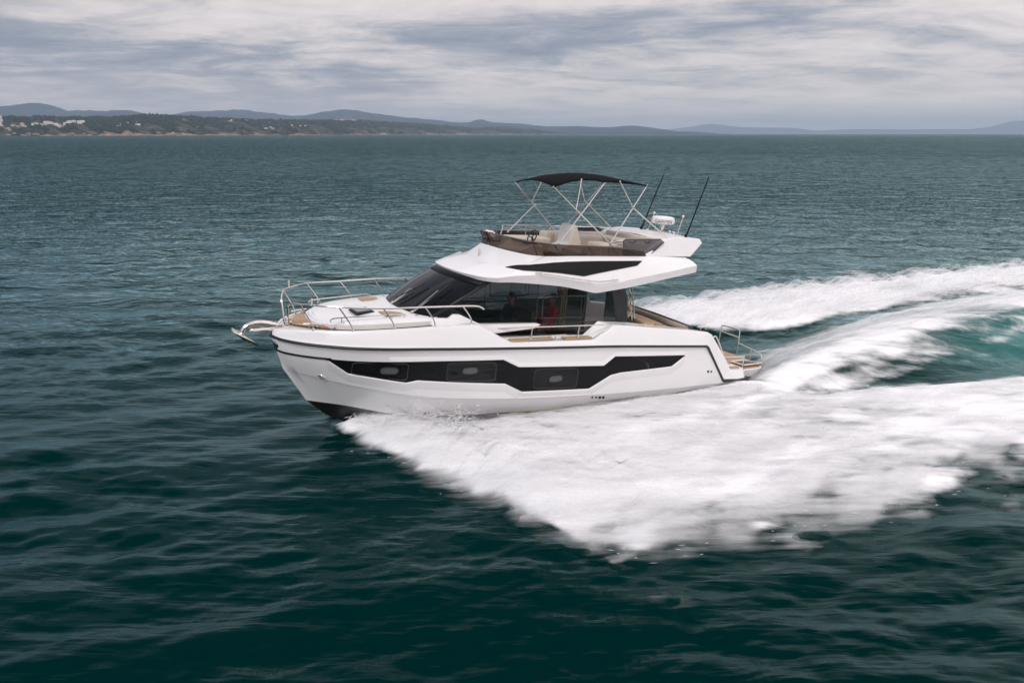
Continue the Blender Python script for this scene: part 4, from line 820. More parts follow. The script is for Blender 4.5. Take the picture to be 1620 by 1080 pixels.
sf_ = MB(); sf_.prism([(10.75, 1.68, 1.98), (11.28, 1.68, 1.93), (11.9, 1.5, 1.0), (11.6, 1.5, .7)], [(10.75, -1.68, 1.98), (11.28, -1.68, 1.93), (11.9, -1.5, 1.0), (11.6, -1.5, .7)]); part(sf_, 'transom_locker', white, bevel=.03)
sh = MB(); sh.prism([(8.95, -1.55, 2.2), (8.95, -1.55, 2.95), (9.2, -1.55, 2.85), (9.65, -1.55, 2.3), (9.7, -1.55, 2.2)], [(8.95, -1.72, 2.2), (8.95, -1.72, 2.95), (9.2, -1.72, 2.85), (9.65, -1.72, 2.3), (9.7, -1.72, 2.2)]); part(sh, 'wing_door', white, bevel=.02)
# ---- swim platform
sp = MB(); oc_ = [(12.1, 1.5), (12.9, 1.42), (13.9, 1.36), (14.25, 1.30), (14.42, 1.12), (14.52, .6), (14.56, 0)]; oc2 = oc_ + [(x, -y) for x, y in reversed(oc_[:-1])]
sp.prism([(x, y, .63) for x, y in oc2], [(x - .12 * (x > 13), y * .96, .36) for x, y in oc2]); SPp = part(sp, 'swim_platform', white, bevel=.03, angle=40)
tk = MB(); tk.prism([(x - .05 * (x > 13), y * .965, .645) for x, y in oc2], [(x - .05 * (x > 13), y * .965, .632) for x, y in oc2]); part(tk, 'teak_deck', teak, SPp)
tk = MB(); tk.prism([(12.42, 1.78, .835), (12.82, 1.78, .835), (12.9, 1.70, .835), (12.9, 1.55, .835), (12.36, 1.55, .835)], [(12.42, 1.78, .822), (12.82, 1.78, .822), (12.9, 1.70, .822), (12.9, 1.55, .822), (12.36, 1.55, .822)]); tk.mirror(); part(tk, 'wing_tread', teak, SPp)
def rail(paths, name, r=.019):
    m_ = MB()
    for p in paths: m_.tube(p, r, 8)
    return part(m_, name, steel, SPp)
rail([smooth_poly([(14.60, -.98, .64), (14.60, -.98, 1.30), (14.61, -.95, 1.40), (14.62, -.86, 1.43), (14.62, -.28, 1.44), (14.61, -.16, 1.40), (14.60, -.13, 1.30), (14.60, -.12, .64)], 4), [(14.60, -.98, 1.22), (14.60, -.13, 1.20)]], 'platform_rail')
rail([smooth_poly([(14.60, -.12, 1.02), (14.55, .30, 1.0), (14.46, .80, .98), (14.43, 1.02, .94), (14.42, 1.08, .82), (14.42, 1.10, .64)], 4), [(14.50, .55, .99), (14.50, .55, .64)]], 'platform_rail')
rail([smooth_poly([(12.36, 1.5, 1.10), (12.7, 1.48, 1.09), (13.25, 1.45, 1.06), (13.28, 1.44, 1.03), (13.28, 1.44, .64)], 4)], 'platform_rail')
rail([smooth_poly([(11.75, 1.62, 1.72), (11.90, 1.60, 1.78), (12.10, 1.58, 1.55), (12.34, 1.56, 1.18), (12.36, 1.56, 1.10)], 4)], 'platform_rail')
lb = MB(); lb.prism([(13.60, 1.16, .655), (13.55, .74, .655), (14.05, .72, .655), (14.40, 1.12, .655)], [(13.60, 1.16, .70), (13.55, .74, .70), (14.05, .72, .70), (14.40, 1.12, .70)]); LB = part(lb, 'ladder_well', dgrey, SPp)
lr = MB(); q = [(13.60, 1.18, .70), (13.53, .72, .70), (14.06, .70, .70), (14.42, 1.14, .70)]; lr.tube(q + [q[0], q[1]], .03, 8, cap=False); part(lr, 'well_frame', steel, SPp)

# ------------------------------------------------------------------ people in the saloon and the flag
def person(pts, edges, radii, base, label, shirt, head):
    me = bpy.data.meshes.new('person'); me.from_pydata([(x, -y, z) for x, y, z in pts], edges, [])
    o = bpy.data.objects.new('person', me); col.objects.link(o)
    sk = o.modifiers.new('skin', 'SKIN'); sk.use_smooth_shade = True
    for v, r_ in zip(me.skin_vertices[0].data, radii): v.radius = (r_, r_)
    me.skin_vertices[0].data[0].use_root = True
    o.modifiers.new('sub', 'SUBSURF').levels = 2
    o.modifiers['sub'].render_levels = 2
    me.materials.append(shirt); o.location = b2w(*base); o.rotation_euler = (0, TRIM, YAW)
    tag(o, label, 'person')
    hd = MB(); rings = []
    for k in range(11):
        t_ = k / 10; z = -.02 + .26 * t_; w = (math.sin(math.pi * min(1, .16 + .84 * t_)) ** .6) * .088 if k < 10 else .012
        rings.append([(head[0] + w * 1.14 * math.cos(a) - (.015 if abs(a - math.pi) < .35 and 3 <= k <= 5 else 0), head[1] + w * math.sin(a), head[2] + z) for a in [2 * math.pi * j / 16 for j in range(16)]])
    hd.loft(rings, close_u=True); hd.box((head[0] + .01, head[1] + .085, head[2] + .12), (.04, .03, .06)); hd.box((head[0] + .01, head[1] - .085, head[2] + .12), (.04, .03, .06))
    hd.tube([(head[0] + .02, head[1], head[2] - .1), (head[0], head[1], head[2] + .03)], .055, 10)
    hd.build('head', skinm, o)
    hh = MB(); rings = []
    for k in range(7):
        a_ = k / 6 * math.pi / 2; rings.append([(head[0] + .02 + .105 * math.cos(a_) * math.cos(b), head[1] + .095 * math.cos(a_) * math.sin(b), head[2] + .12 + .13 * math.sin(a_) - (.05 * max(0, math.cos(b)) if k == 0 else 0)) for b in [2 * math.pi * j / 16 for j in range(16)]])
    hh.loft(rings, close_u=True); hh.build('hair', hairm, o)
    for s_ in (1, -1):
        e = MB(); e.lathe((head[0] - .088, head[1] + .034 * s_, head[2] + .115), [(.002, -.01), (.011, 0), (.002, .01)], 8); e.build('eye', hairm, o)
    return o
BODY = [(0, 0, 0), (0, 0, .28), (-.01, 0, .50), (0, 0, .56), (-.02, .20, .47), (-.12, .27, .22), (-.36, .20, .16), (-.43, .19, .17), (-.02, -.20, .47), (-.12, -.27, .22), (-.36, -.20, .16), (-.43, -.19, .17), (-.22, .12, -.02), (-.46, .13, .0), (-.47, .13, -.40), (-.57, .13, -.45), (-.22, -.12, -.02), (-.46, -.13, .0), (-.47, -.13, -.40), (-.57, -.13, -.45)]
BE = [(0, 1), (1, 2), (2, 3), (2, 4), (4, 5), (5, 6), (6, 7), (2, 8), (8, 9), (9, 10), (10, 11), (0, 12), (12, 13), (13, 14), (14, 15), (0, 16), (16, 17), (17, 18), (18, 19)]
BRd = [.15, .15, .13, .06, .075, .055, .042, .03, .075, .055, .042, .03, .10, .08, .06, .05, .10, .08, .06, .05]
person(BODY, BE, BRd, (5.78, .62, 2.12), 'seated helmsman in dark clothes behind the forward side window', navy, (-.02, 0, .62))
person(BODY, BE, BRd, (6.95, .72, 2.10), 'person in a red top behind the sliding side window', redm, (-.02, 0, .62))
fl = MB(); fl.loft([[(x, -.30 + .03 * math.sin(x * 30), 4.98 + .0 - .12 * (x - 10.85)) for x in [10.85 + .02 * i for i in range(14)]], [(x, -.30 + .03 * math.sin(x * 30 + .5), 4.80 - .25 * (x - 10.85)) for x in [10.85 + .02 * i for i in range(14)]]])
flag = bpy.data.objects.new('flag', None); col.objects.link(flag); flag.location = tuple(POS); flag.rotation_euler = (0, TRIM, YAW)
tag(flag, 'small red ensign flying behind the white radar dome', 'flag')
fl.build('flag_cloth', redm, flag, solid=.003); fs = MB(); fs.tube([(10.84, -.30, 4.5), (10.84, -.30, 5.02)], .01, 6); fs.build('flag_staff', steel, flag)

# ================================================================== spray thrown off the hull
def build_spray():
    """separate drops and threads of water"""
    r = np.random.default_rng(21); V = []; F = []; cnt = 0
    def emit(X, Y, z, dX, dY, dz, ln, rad):
        n = len(X); x = POS[0] + X * cY + Y * sY; y = POS[1] + X * sY - Y * cY
        d = np.stack([dX * cY + dY * sY, dX * sY - dY * cY, dz], -1); d /= np.linalg.norm(d, axis=1, keepdims=True)
        up = np.array([0, 0, 1.0]); s1 = np.cross(d, up); s1 /= np.linalg.norm(s1, axis=1, keepdims=True) + 1e-9; s2 = np.cross(d, s1)
        c = np.stack([x, y, z], -1); ln = ln[:, None]; rad = rad[:, None]
        P = [c - d * ln, c + d * ln]
        for k in range(3):
            a = 2 * math.pi * k / 3; P.append(c + (s1 * math.cos(a) + s2 * math.sin(a)) * rad)
        nonlocal cnt
        V.append(np.stack(P, 1).reshape(-1, 3)); b = cnt + np.arange(n)[:, None] * 5
        for t_ in ((0, 2, 3), (0, 3, 4), (0, 4, 2), (1, 3, 2), (1, 4, 3), (1, 2, 4)): F.append(b + np.array(t_))
        cnt += n * 5
    # outer edge of the near sheet
    n = 60; X = 1.5 + 13 * r.random(n) ** 1.5; po = np.interp(X, PO_X, PO_Y); off = r.normal(size=n) * .35 - .35
    clump = samp(T_edge, 23.0, X * 2.2, po * .7); keep = r.random(n) < 0.25 + .5 * (clump > .1)
    X, off, po = X[keep], off[keep], po[keep]; Y = po + off; m = len(X)
    x = POS[0] + X * cY + Y * sY; y = POS[1] + X * sY - Y * cY; _, _, h = water_height(x, y)
    emit(X + r.normal(size=m) * .1, Y, h + np.abs(r.normal(size=m)) * .10, .75 + .3 * r.random(m), .7 + .2 * r.normal(size=m), .1 + .25 * r.normal(size=m), .03 + .08 * r.random(m) ** 2, .002 + .004 * r.random(m))
    # over the whole near sheet, close to the surface
    n = 300; X = 2.2 + 14 * r.random(n); po = np.interp(X, PO_X, PO_Y); pi_ = np.interp(X, PI_X, PI_Y); u = r.random(n); Y = pi_ + (po - pi_) * u
    x = POS[0] + X * cY + Y * sY; y = POS[1] + X * sY - Y * cY; f, _, h = water_height(x, y)
    emit(X, Y, h + np.abs(r.normal(size=n)) * .07, np.ones(n), .45 + .15 * r.normal(size=n), .1 * r.normal(size=n), .03 + .08 * r.random(n) ** 2, .003 + .005 * r.random(n))
    # fan thrown up where the stem cuts in
    n = 6000; t_ = r.random(n); X = 1.9 + 2.2 * t_ + r.normal(size=n) * .12; Y = .25 + .5 * t_ + np.abs(r.normal(size=n)) * (.25 + .7 * t_); z = .12 + np.abs(r.normal(size=n)) * (.16 + .12 * t_)
    emit(X, Y, z, .6 + .4 * r.random(n), .7 + .3 * r.normal(size=n), .35 + .3 * r.normal(size=n), .03 + .10 * r.random(n) ** 2, .004 + .008 * r.random(n))
    # far sheet, stern wash
    n = 300; X = 10 + 32 * r.random(n); so = np.interp(X, SO_X, SO_Y); Y = -so + r.random(n) * 2.2 - .35 * np.abs(r.normal(size=n)); x = POS[0] + X * cY + Y * sY; y = POS[1] + X * sY - Y * cY; f, _, h = water_height(x, y)
    emit(X, Y, h + np.abs(r.normal(size=n)) * .14, np.ones(n), -.3 + .2 * r.normal(size=n), .25 * r.normal(size=n), .04 + .08 * r.random(n) ** 2, .004 + .007 * r.random(n))
    n = 40; X = 14.6 + 16 * r.random(n); cy = np.interp(X, [12.6, 15, 20, 28, 45], [1.2, 1.5, 2.2, 2.5, 3.2]); Y = cy + r.normal(size=n) * 1.0 - .6; x = POS[0] + X * cY + Y * sY; y = POS[1] + X * sY - Y * cY; f, _, h = water_height(x, y)
    emit(X, Y, h + np.abs(r.normal(size=n)) * .12, np.ones(n), .15 * r.normal(size=n), .1 + .2 * r.normal(size=n), .04 + .08 * r.random(n) ** 2, .003 + .006 * r.random(n))
    V = np.concatenate(V); F = np.concatenate(F)
    me = bpy.data.meshes.new('spray'); nf = len(F)
    me.vertices.add(len(V)); me.vertices.foreach_set('co', V.ravel().astype(np.float32)); me.loops.add(nf * 3); me.loops.foreach_set('vertex_index', F.ravel().astype(np.int32))
    me.polygons.add(nf); me.polygons.foreach_set('loop_start', np.arange(0, nf * 3, 3, dtype=np.int32)); me.polygons.foreach_set('loop_total', np.full(nf, 3, dtype=np.int32)); me.update(calc_edges=True)
    me.materials.append(mat('spray drops', (.86, .86, .87), .8, spec=.3))
    o = bpy.data.objects.new('spray', me); col.objects.link(o); o['kind'] = 'stuff'; o['label'] = 'white spray and drops thrown up along the wake'; o['category'] = 'spray'
build_spray()
def build_mist():
    """thin veils of blown water standing just above the foam, several deep"""
    m = bpy.data.materials.new('blown spray'); m.use_nodes = True; t = m.node_tree; t.nodes.clear(); L = t.links.new
    out = nd(t, 'ShaderNodeOutputMaterial'); tr = nd(t, 'ShaderNodeBsdfTransparent'); df = nd(t, 'ShaderNodeBsdfDiffuse'); df.inputs[0].default_value = (.93, .93, .94, 1)
    tl = nd(t, 'ShaderNodeBsdfTranslucent'); tl.inputs[0].default_value = (.93, .93, .94, 1); ms = nd(t, 'ShaderNodeMixShader'); ms.inputs[0].default_value = .35; L(df.outputs[0], ms.inputs[1]); L(tl.outputs[0], ms.inputs[2])
    a = nd(t, 'ShaderNodeAttribute', attribute_name='veil'); fl = nd(t, 'ShaderNodeAttribute', attribute_name='flow')
    mp = nd(t, 'ShaderNodeMapping'); L(fl.outputs['Vector'], mp.inputs[0]); mp.inputs['Scale'].default_value = (.34, 2.6, 2.2)
    n = nd(t, 'ShaderNodeTexNoise', i_Scale=1.0, i_Detail=4.0, i_Roughness=.55, i_Distortion=.35); L(mp.outputs[0], n.inputs['Vector'])
    s1 = nd(t, 'ShaderNodeMath', operation='MULTIPLY_ADD'); L(n.outputs[0], s1.inputs[0]); s1.inputs[1].default_value = 1.9; s1.inputs[2].default_value = -1.15
    s2 = nd(t, 'ShaderNodeMath', operation='ADD'); L(s1.outputs[0], s2.inputs[0]); L(a.outputs['Fac'], s2.inputs[1])
    s3 = nd(t, 'ShaderNodeMapRange', interpolation_type='SMOOTHSTEP'); L(s2.outputs[0], s3.inputs[0]); s3.inputs[1].default_value = .05; s3.inputs[2].default_value = 1.0; s3.inputs[4].default_value = .55
    mx = nd(t, 'ShaderNodeMixShader'); L(s3.outputs[0], mx.inputs[0]); L(tr.outputs[0], mx.inputs[1]); L(ms.outputs[0], mx.inputs[2]); L(mx.outputs[0], out.inputs[0])
    def veil(gx, gy, fn, lift, fa):
        X, Y = np.meshgrid(gx, gy, indexing='ij'); X = X.ravel(); Y = Y.ravel(); x = POS[0] + X * cY + Y * sY; y = POS[1] + X * sY - Y * cY
        f, _, h = wake_fields(x, y); d, k = fn(X, Y); z = h + lift * k * (1 + (.2 if fn is wash else .36) * np.clip(samp(T_edge, 23.0, X * 1.5 + 5 * lift, Y * 2.3 + lift * 9), -1.5, 1.8))
        nx, ny = len(gx), len(gy); idx = np.arange(nx * ny).reshape(nx, ny); q = np.stack([idx[:-1, :-1], idx[1:, :-1], idx[1:, 1:], idx[:-1, 1:]], -1).reshape(-1, 4)
        q = q[(d[q] > .02).any(1)]
        ca, sa = math.cos(fa), math.sin(fa)
        sx_ = .5 if fn is wash else 1; fl_ = np.stack([(X * ca + Y * sa) * sx_, Y * ca - X * sa, np.full_like(X, lift * 9)], -1)
        return np.stack([x, y, z], -1), q, d, fl_
    jag = lambda X, Y: samp(T_edge, 23.0, X * .7 + Y * .4, Y * .9 - X * .4) + .6 * samp(T_edge, 23.0, X * 1.9 + Y, Y * 1.7)
    def near(X, Y):
        po = np.interp(X, PO_X, PO_Y) + .45 * np.clip(jag(X, Y), -1.8, .9) * np.clip((X - 1) * .4, .1, 1); pi_ = np.interp(X, PI_X, PI_Y)
        d = sm(-1.5, 1.5, po - Y) * sm(-.1, .7, Y - pi_) * sm(1.25, 2.0, X) * (1 - .35 * sm(9, 19, X)); u = np.clip((Y - pi_) / np.maximum(po - pi_, .3), 0, 1.2)
        return d * (.80 + .36 * np.clip(samp(T_edge, 23.0, X * .8, Y * 1.6), -1.6, .8) * sm(5, 12, X)), (.35 + 1.0 * sm(.0, .35, u) * sm(1.15, .6, u)) * np.interp(X, [1, 2, 3, 7, 10, 20], [.5, 1.0, 1.0, .6, .35, .35])
    def farb(X, Y):
        so = np.interp(X, SO_X, SO_Y) + .5 * jag(X, Y); si = np.interp(X, SI_X, SI_Y); d = sm(-.6, .9, so + Y) * sm(-.5, .7, -Y - si) * sm(1.3, 3, X) * (1 - .3 * sm(25, 44, X)); return d * .85, np.ones_like(X)
    def wash(X, Y):
        c = np.interp(X, [12.6, 15, 20, 28, 45], [1.7, 1.6, 1.0, .9, 1.8]); d = np.exp(-((Y - c + .35) / np.interp(X, [13, 16, 24, 40], [.9, 1.2, 1.6, 2.0])) ** 2) * sm(13.3, 15.0, X) * (1 - .3 * sm(22, 40, X)); return d * .85, np.interp(X, [13, 14.5, 16, 18], [.3, .5, 1.2, 1.0])
    for gx, gy, fn, fa, lifts in ((np.arange(1.2, 20, .07), np.arange(-.2, 11.6, .07), near, .45, (.03, .08, .14, .21, .29, .38)), (np.arange(1.2, 46, .14), np.arange(-9, -.4, .09), farb, -.25, (.08, .18, .30)), (np.arange(12.9, 42, .10), np.arange(-2.6, 4.6, .07), wash, .0, (.06, .14, .24))):
        P, Q, Dn, Fl, o = [], [], [], [], 0
        for i, lf in enumerate(lifts):
            p, q, d, f_ = veil(gx, gy, fn, lf, fa); P.append(p); Q.append(q + o); Dn.append(d - .09 * i); Fl.append(f_); o += len(p)
        P, Q, Dn, Fl = map(np.concatenate, (P, Q, Dn, Fl)); me = bpy.data.meshes.new('spray'); nf = len(Q)
        me.vertices.add(len(P)); me.vertices.foreach_set('co', P.ravel().astype(np.float32)); me.loops.add(nf * 4); me.loops.foreach_set('vertex_index', Q.ravel().astype(np.int32))
        me.polygons.add(nf); me.polygons.foreach_set('loop_start', np.arange(0, nf * 4, 4, dtype=np.int32)); me.polygons.foreach_set('loop_total', np.full(nf, 4, dtype=np.int32)); me.update(calc_edges=True)
        at = me.attributes.new('veil', 'FLOAT', 'POINT'); at.data.foreach_set('value', Dn.astype(np.float32)); at = me.attributes.new('flow', 'FLOAT_VECTOR', 'POINT'); at.data.foreach_set('vector', Fl.ravel().astype(np.float32))
        me.polygons.foreach_set('use_smooth', [True] * nf); me.materials.append(m)
        o_ = bpy.data.objects.new('spray', me); col.objects.link(o_); o_['kind'] = 'stuff'; o_['category'] = 'spray'
        o_['label'] = {near: 'white spray sheet thrown out from the near side of the bow', farb: 'white foam band trailing on the far side of the yacht', wash: 'misty wash rising behind the swim platform'}[fn]
build_mist()

# ================================================================== far shore
def fbm1(x, seed, octv=5, f0=1.0):
    r = np.random.default_rng(seed); t_ = r.normal(size=4096); out = 0; a = 1.0
    for _ in range(octv):
        u = x * f0; i = np.floor(u).astype(int); w = u - i; w = w * w * (3 - 2 * w); out = out + a * (t_[i % 4096] * (1 - w) + t_[(i + 1) % 4096] * w); a *= .5; f0 *= 2.1
    return out
def terrain_mat(name, stops, scale, bumpd=8.0):
    m = bpy.data.materials.new(name); m.use_nodes = True; t = m.node_tree; L = t.links.new; p = t.nodes['Principled BSDF']; p.inputs['Roughness'].default_value = .95; p.inputs['Specular IOR Level'].default_value = .1
    g = nd(t, 'ShaderNodeNewGeometry'); n = nd(t, 'ShaderNodeTexNoise', i_Scale=scale, i_Detail=9.0, i_Roughness=.62); L(g.outputs['Position'], n.inputs['Vector'])
    r = ramp(t, stops, 'LINEAR'); L(n.outputs[0], r.inputs[0]); L(r.outputs[0], p.inputs['Base Color']); return m
def mountain(name, prof, d0, depth, m, seed, rough=1.0):
    """a range of hills: crest line at distance d0, slopes falling to the sea in front and behind"""
    px = np.array([p[0] for p in prof], float); py = np.array([p[1] for p in prof], float); n = 260
    xs_ = np.linspace(px[0], px[-1], n); cz = np.interp(xs_, px, py)
    ker = np.ones(5) / 5; cz2 = np.convolve(np.pad(cz, 2, mode='edge'), ker, 'valid'); cz = .5 * cz + .5 * cz2
    H_ = np.maximum(0, (HORIZON_PX - cz) / 1180 * d0 + CAM_H)
    H_ = H_ + fbm1(xs_ / 9.0, seed) * .012 * rough * H_
    rows = []
    K = 26
    for k in range(K + 1):
        v = k / K * 2 - 1                     # -1 front foot .. +1 back foot
        s = (1 - abs(v)) ** 1.15
        spur = 1 + .35 * abs(v) * (1 - abs(v)) * 4 * (np.sin(xs_ / 11 + fbm1(xs_ / 20, seed + 1) * 2) * .5 + fbm1(xs_ / 6, seed + 2) * .25)
        d = d0 + v * depth; X = (xs_ - 810) / 1180 * d0 * (1 + v * depth / d0 * .25); Z = H_ * s * np.clip(spur, .2, 2) if abs(v) > 1e-6 else H_
        Z = np.minimum(Z, (H_ - CAM_H) * d / d0 + CAM_H) if v < 0 else Z * (1 if v else 1)
        rows.append([(X[i], d, (Z[i] if 0 < k < K else -3)) for i in range(n)])
    b = MB(False); b.loft(rows); o = b.build(name, m, None, angle=80); o['kind'] = 'structure'; return o
mt_a = terrain_mat('haze-blued maquis', [(.30, (.006, .020, .038)), (.55, (.012, .030, .050)), (.75, (.03, .050, .068))], .0025)  # hill colours shifted to blue: distance haze is put into the base colour
prof_w = [(-420, 184), (-300, 172), (-180, 178), (-90, 170), (0, 175), (40, 171.5), (60, 171), (75, 168), (88, 166), (105, 170), (125, 178), (165, 178), (200, 178.5), (230, 177), (245, 181), (275, 190), (320, 206), (350, 213)]
prof_m = [(255, 211), (285, 193), (305, 183), (320, 178.5), (360, 178.5), (385, 177), (400, 176), (430, 180), (475, 185.5), (500, 184.5), (530, 179.5), (548, 177), (560, 176), (600, 182), (650, 188), (680, 190), (725, 195), (745, 195.5), (752, 191.5), (765, 190.5), (778, 195), (830, 197.5), (862, 201), (910, 200.5), (950, 202.5), (975, 201), (988, 199.5), (1010, 201), (1030, 203.5), (1045, 208), (1052, 210.2), (1062, 210), (1068, 208), (1074, 207.6), (1082, 210.6)]
prof_f = [(1030, 207), (1070, 203), (1110, 197), (1130, 199), (1160, 202), (1200, 203), (1220, 202.5), (1245, 203.5), (1270, 207.5), (1310, 205.5), (1350, 204.8), (1400, 205.5), (1450, 205), (1505, 205), (1535, 202.5), (1555, 197), (1568, 193), (1580, 193), (1600, 192), (1640, 191), (1720, 190.5), (1820, 193), (1950, 196), (2100, 207)]
mountain('hills', prof_m, 9500, 2600, mt_a, 5)
mountain('hills', prof_w, 8200, 2200, mt_a, 9)
mountain('hills', prof_f, 22000, 1500, mt_a, 13, .5)

# near wooded shore
shore_px = np.array([-420, -200, 0, 130, 255, 400, 500, 620, 700, 757, 800, 850, 892.0])
shore_d = np.array([2000, 2100, 2300, 2400, 2500, 2900, 3300, 4100, 4800, 5300, 5700, 6200, 6600.0])
top_px = np.array([-420, -200, 0, 25, 60, 110, 130, 180, 200, 230, 255, 300, 340, 380, 400, 450, 500, 540, 575, 620, 660, 700, 740, 757, 775, 800, 830, 860, 880, 892])
top_py = np.array([188, 186, 184.5, 184, 185.5, 184.5, 186, 185, 185.5, 184, 181.8, 183.5, 186, 187.5, 189, 190.5, 191, 190.5, 190.5, 193.5, 195.2, 198.5, 201, 203, 200.6, 201.2, 204, 208, 210, 211.4])
def shore(u): return np.interp(u, shore_px, shore_d)
LANDX = np.linspace(-400, 890, 560)
def land_height(u, v):
    """u: bearing in photo pixels, v: 0 at the waterline .. 1 at the crest .. 2 behind"""
    d = shore(u); dc = d * 1.36; Hc = CAM_H + (HORIZON_PX - np.interp(u, top_px, top_py)) / 1180 * dc
    Hc = np.maximum(Hc - 7, .5)
    cliff = np.clip((6 + 7 * np.clip(fbm1(u / 14.0, 31), -1, 1.6)), 1.5, 16) * sm(892, 860, u)
    w = np.where(v < 1, v ** .85, np.maximum(0, 1 - (v - 1) ** 2))
    bumpy = fbm1(u / 10.0 + v * 3.1, 33) * 2.2 + fbm1(u / 3.0 - v * 7, 34) * .8
    z = np.minimum(Hc * w + cliff * sm(0, .035, v) * sm(1.1, .4, v) + bumpy * sm(0.03, .3, v) * sm(1.0, .85, v) * np.clip(Hc / 40, 0, 1), np.maximum(Hc, 1))
    return d * (1 + .36 * v), z
def land_mat():
    m = terrain_mat('wooded shore ground', [(.36, (.006, .013, .010)), (.52, (.014, .024, .013)), (.60, (.09, .075, .045)), (.76, (.30, .21, .12))], .02)
    t = m.node_tree; L = t.links.new; p = t.nodes['Principled BSDF']; g = nd(t, 'ShaderNodeNewGeometry'); sp_ = nd(t, 'ShaderNodeSeparateXYZ'); L(g.outputs['Position'], sp_.inputs[0])
    n = nd(t, 'ShaderNodeTexNoise', i_Scale=.007, i_Detail=6.0); L(g.outputs['Position'], n.inputs['Vector'])
    a = nd(t, 'ShaderNodeMath', operation='MULTIPLY_ADD'); L(n.outputs[0], a.inputs[0]); a.inputs[1].default_value = -60; L(sp_.outputs[2], a.inputs[2])
    c = nd(t, 'ShaderNodeMath', operation='LESS_THAN'); L(a.outputs[0], c.inputs[0]); c.inputs[1].default_value = -26
    n2 = nd(t, 'ShaderNodeTexNoise', i_Scale=.045, i_Detail=9.0, i_Roughness=.7); L(g.outputs['Position'], n2.inputs['Vector'])
    rk = ramp(t, [(.35, (.07, .055, .035)), (.52, (.24, .165, .105)), (.72, (.44, .35, .25))], 'LINEAR'); L(n2.outputs[0], rk.inputs[0])
    old = p.inputs['Base Color'].links[0].from_socket
    mx = nd(t, 'ShaderNodeMixRGB'); L(c.outputs[0], mx.inputs[0]); L(old, mx.inputs[1]); L(rk.outputs[0], mx.inputs[2]); L(mx.outputs[0], p.inputs['Base Color'])
    return m
vs_ = np.concatenate([[-.01, 0, .008, .016, .03, .05], np.linspace(.08, 1, 22), [1.2, 1.6, 2.0]])
rows = []
for v in vs_:
    d, z = land_height(LANDX, max(v, 0) * np.ones_like(LANDX))
    if v < 0: z = z * 0 - 3
    rows.append([((LANDX[i] - 810) / 1180 * d[i], d[i], z[i] if v >= 0.004 else -2) for i in range(len(LANDX))])
lb_ = MB(False); lb_.loft(rows); lo_ = lb_.build('headland', land_mat(), None, angle=80); lo_['kind'] = 'structure'
# the wood that covers it: one mass of crowns
def build_wood():
    r = np.random.default_rng(44); V = []; F = []; o = 0
    n = 15000; u = -400 + 1285 * r.random(n); v = r.random(n) ** 1.1
    dens = fbm1(u / 16.0 + v * 5, 61) + fbm1(u / 5.0, 62) * .4; lim = np.where(v > .8, -9, np.where(v < .35, .45 - .2, -.75)); lim = np.where((u < 190) & (v < .55), .35, lim)
    ok = (dens > lim) & (v > .035); u, v = u[ok], v[ok]; d, z = land_height(u, v); x = (u - 810) / 1180 * d
    rad = (3.0 + 3.0 * r.random(len(u))) * np.where(v > .9, .8, 1) * np.clip(d / 2600, .9, 1.5)
    base = np.array([(math.cos(a) * math.cos(b), math.sin(a) * math.cos(b), math.sin(b)) for b in (-.5, .35) for a in [2 * math.pi * k / 6 for k in range(6)]] + [(0, 0, 1.0)])
    fc = []
    for k in range(6): fc += [(k, (k + 1) % 6, 6 + (k + 1) % 6), (k, 6 + (k + 1) % 6, 6 + k), (6 + k, 6 + (k + 1) % 6, 12)]
    fc = np.array(fc)
    P = base[None] * (rad[:, None, None] * np.stack([np.ones(len(u)), np.ones(len(u)), .62 + .5 * r.random(len(u))], -1)[:, None, :]) * (1 + .28 * r.normal(size=(len(u), 13, 1)))
    P = P + np.stack([x, d, z + rad * .35], -1)[:, None, :]
    V = P.reshape(-1, 3); F = (np.arange(len(u))[:, None, None] * 13 + fc[None]).reshape(-1, 3); nf = len(F)
    me = bpy.data.meshes.new('wood'); me.vertices.add(len(V)); me.vertices.foreach_set('co', V.ravel().astype(np.float32)); me.loops.add(nf * 3); me.loops.foreach_set('vertex_index', F.ravel().astype(np.int32))
    me.polygons.add(nf); me.polygons.foreach_set('loop_start', np.arange(0, nf * 3, 3, dtype=np.int32)); me.polygons.foreach_set('loop_total', np.full(nf, 3, dtype=np.int32)); me.update(calc_edges=True)
    me.materials.append(terrain_mat('tree crowns', [(.3, (.005, .012, .008)), (.5, (.010, .020, .012)), (.7, (.022, .034, .018))], .03))
    ob = bpy.data.objects.new('woodland', me); col.objects.link(ob); ob['kind'] = 'stuff'; ob['label'] = 'dark green woodland covering the low far headland'; ob['category'] = 'trees'
build_wood()
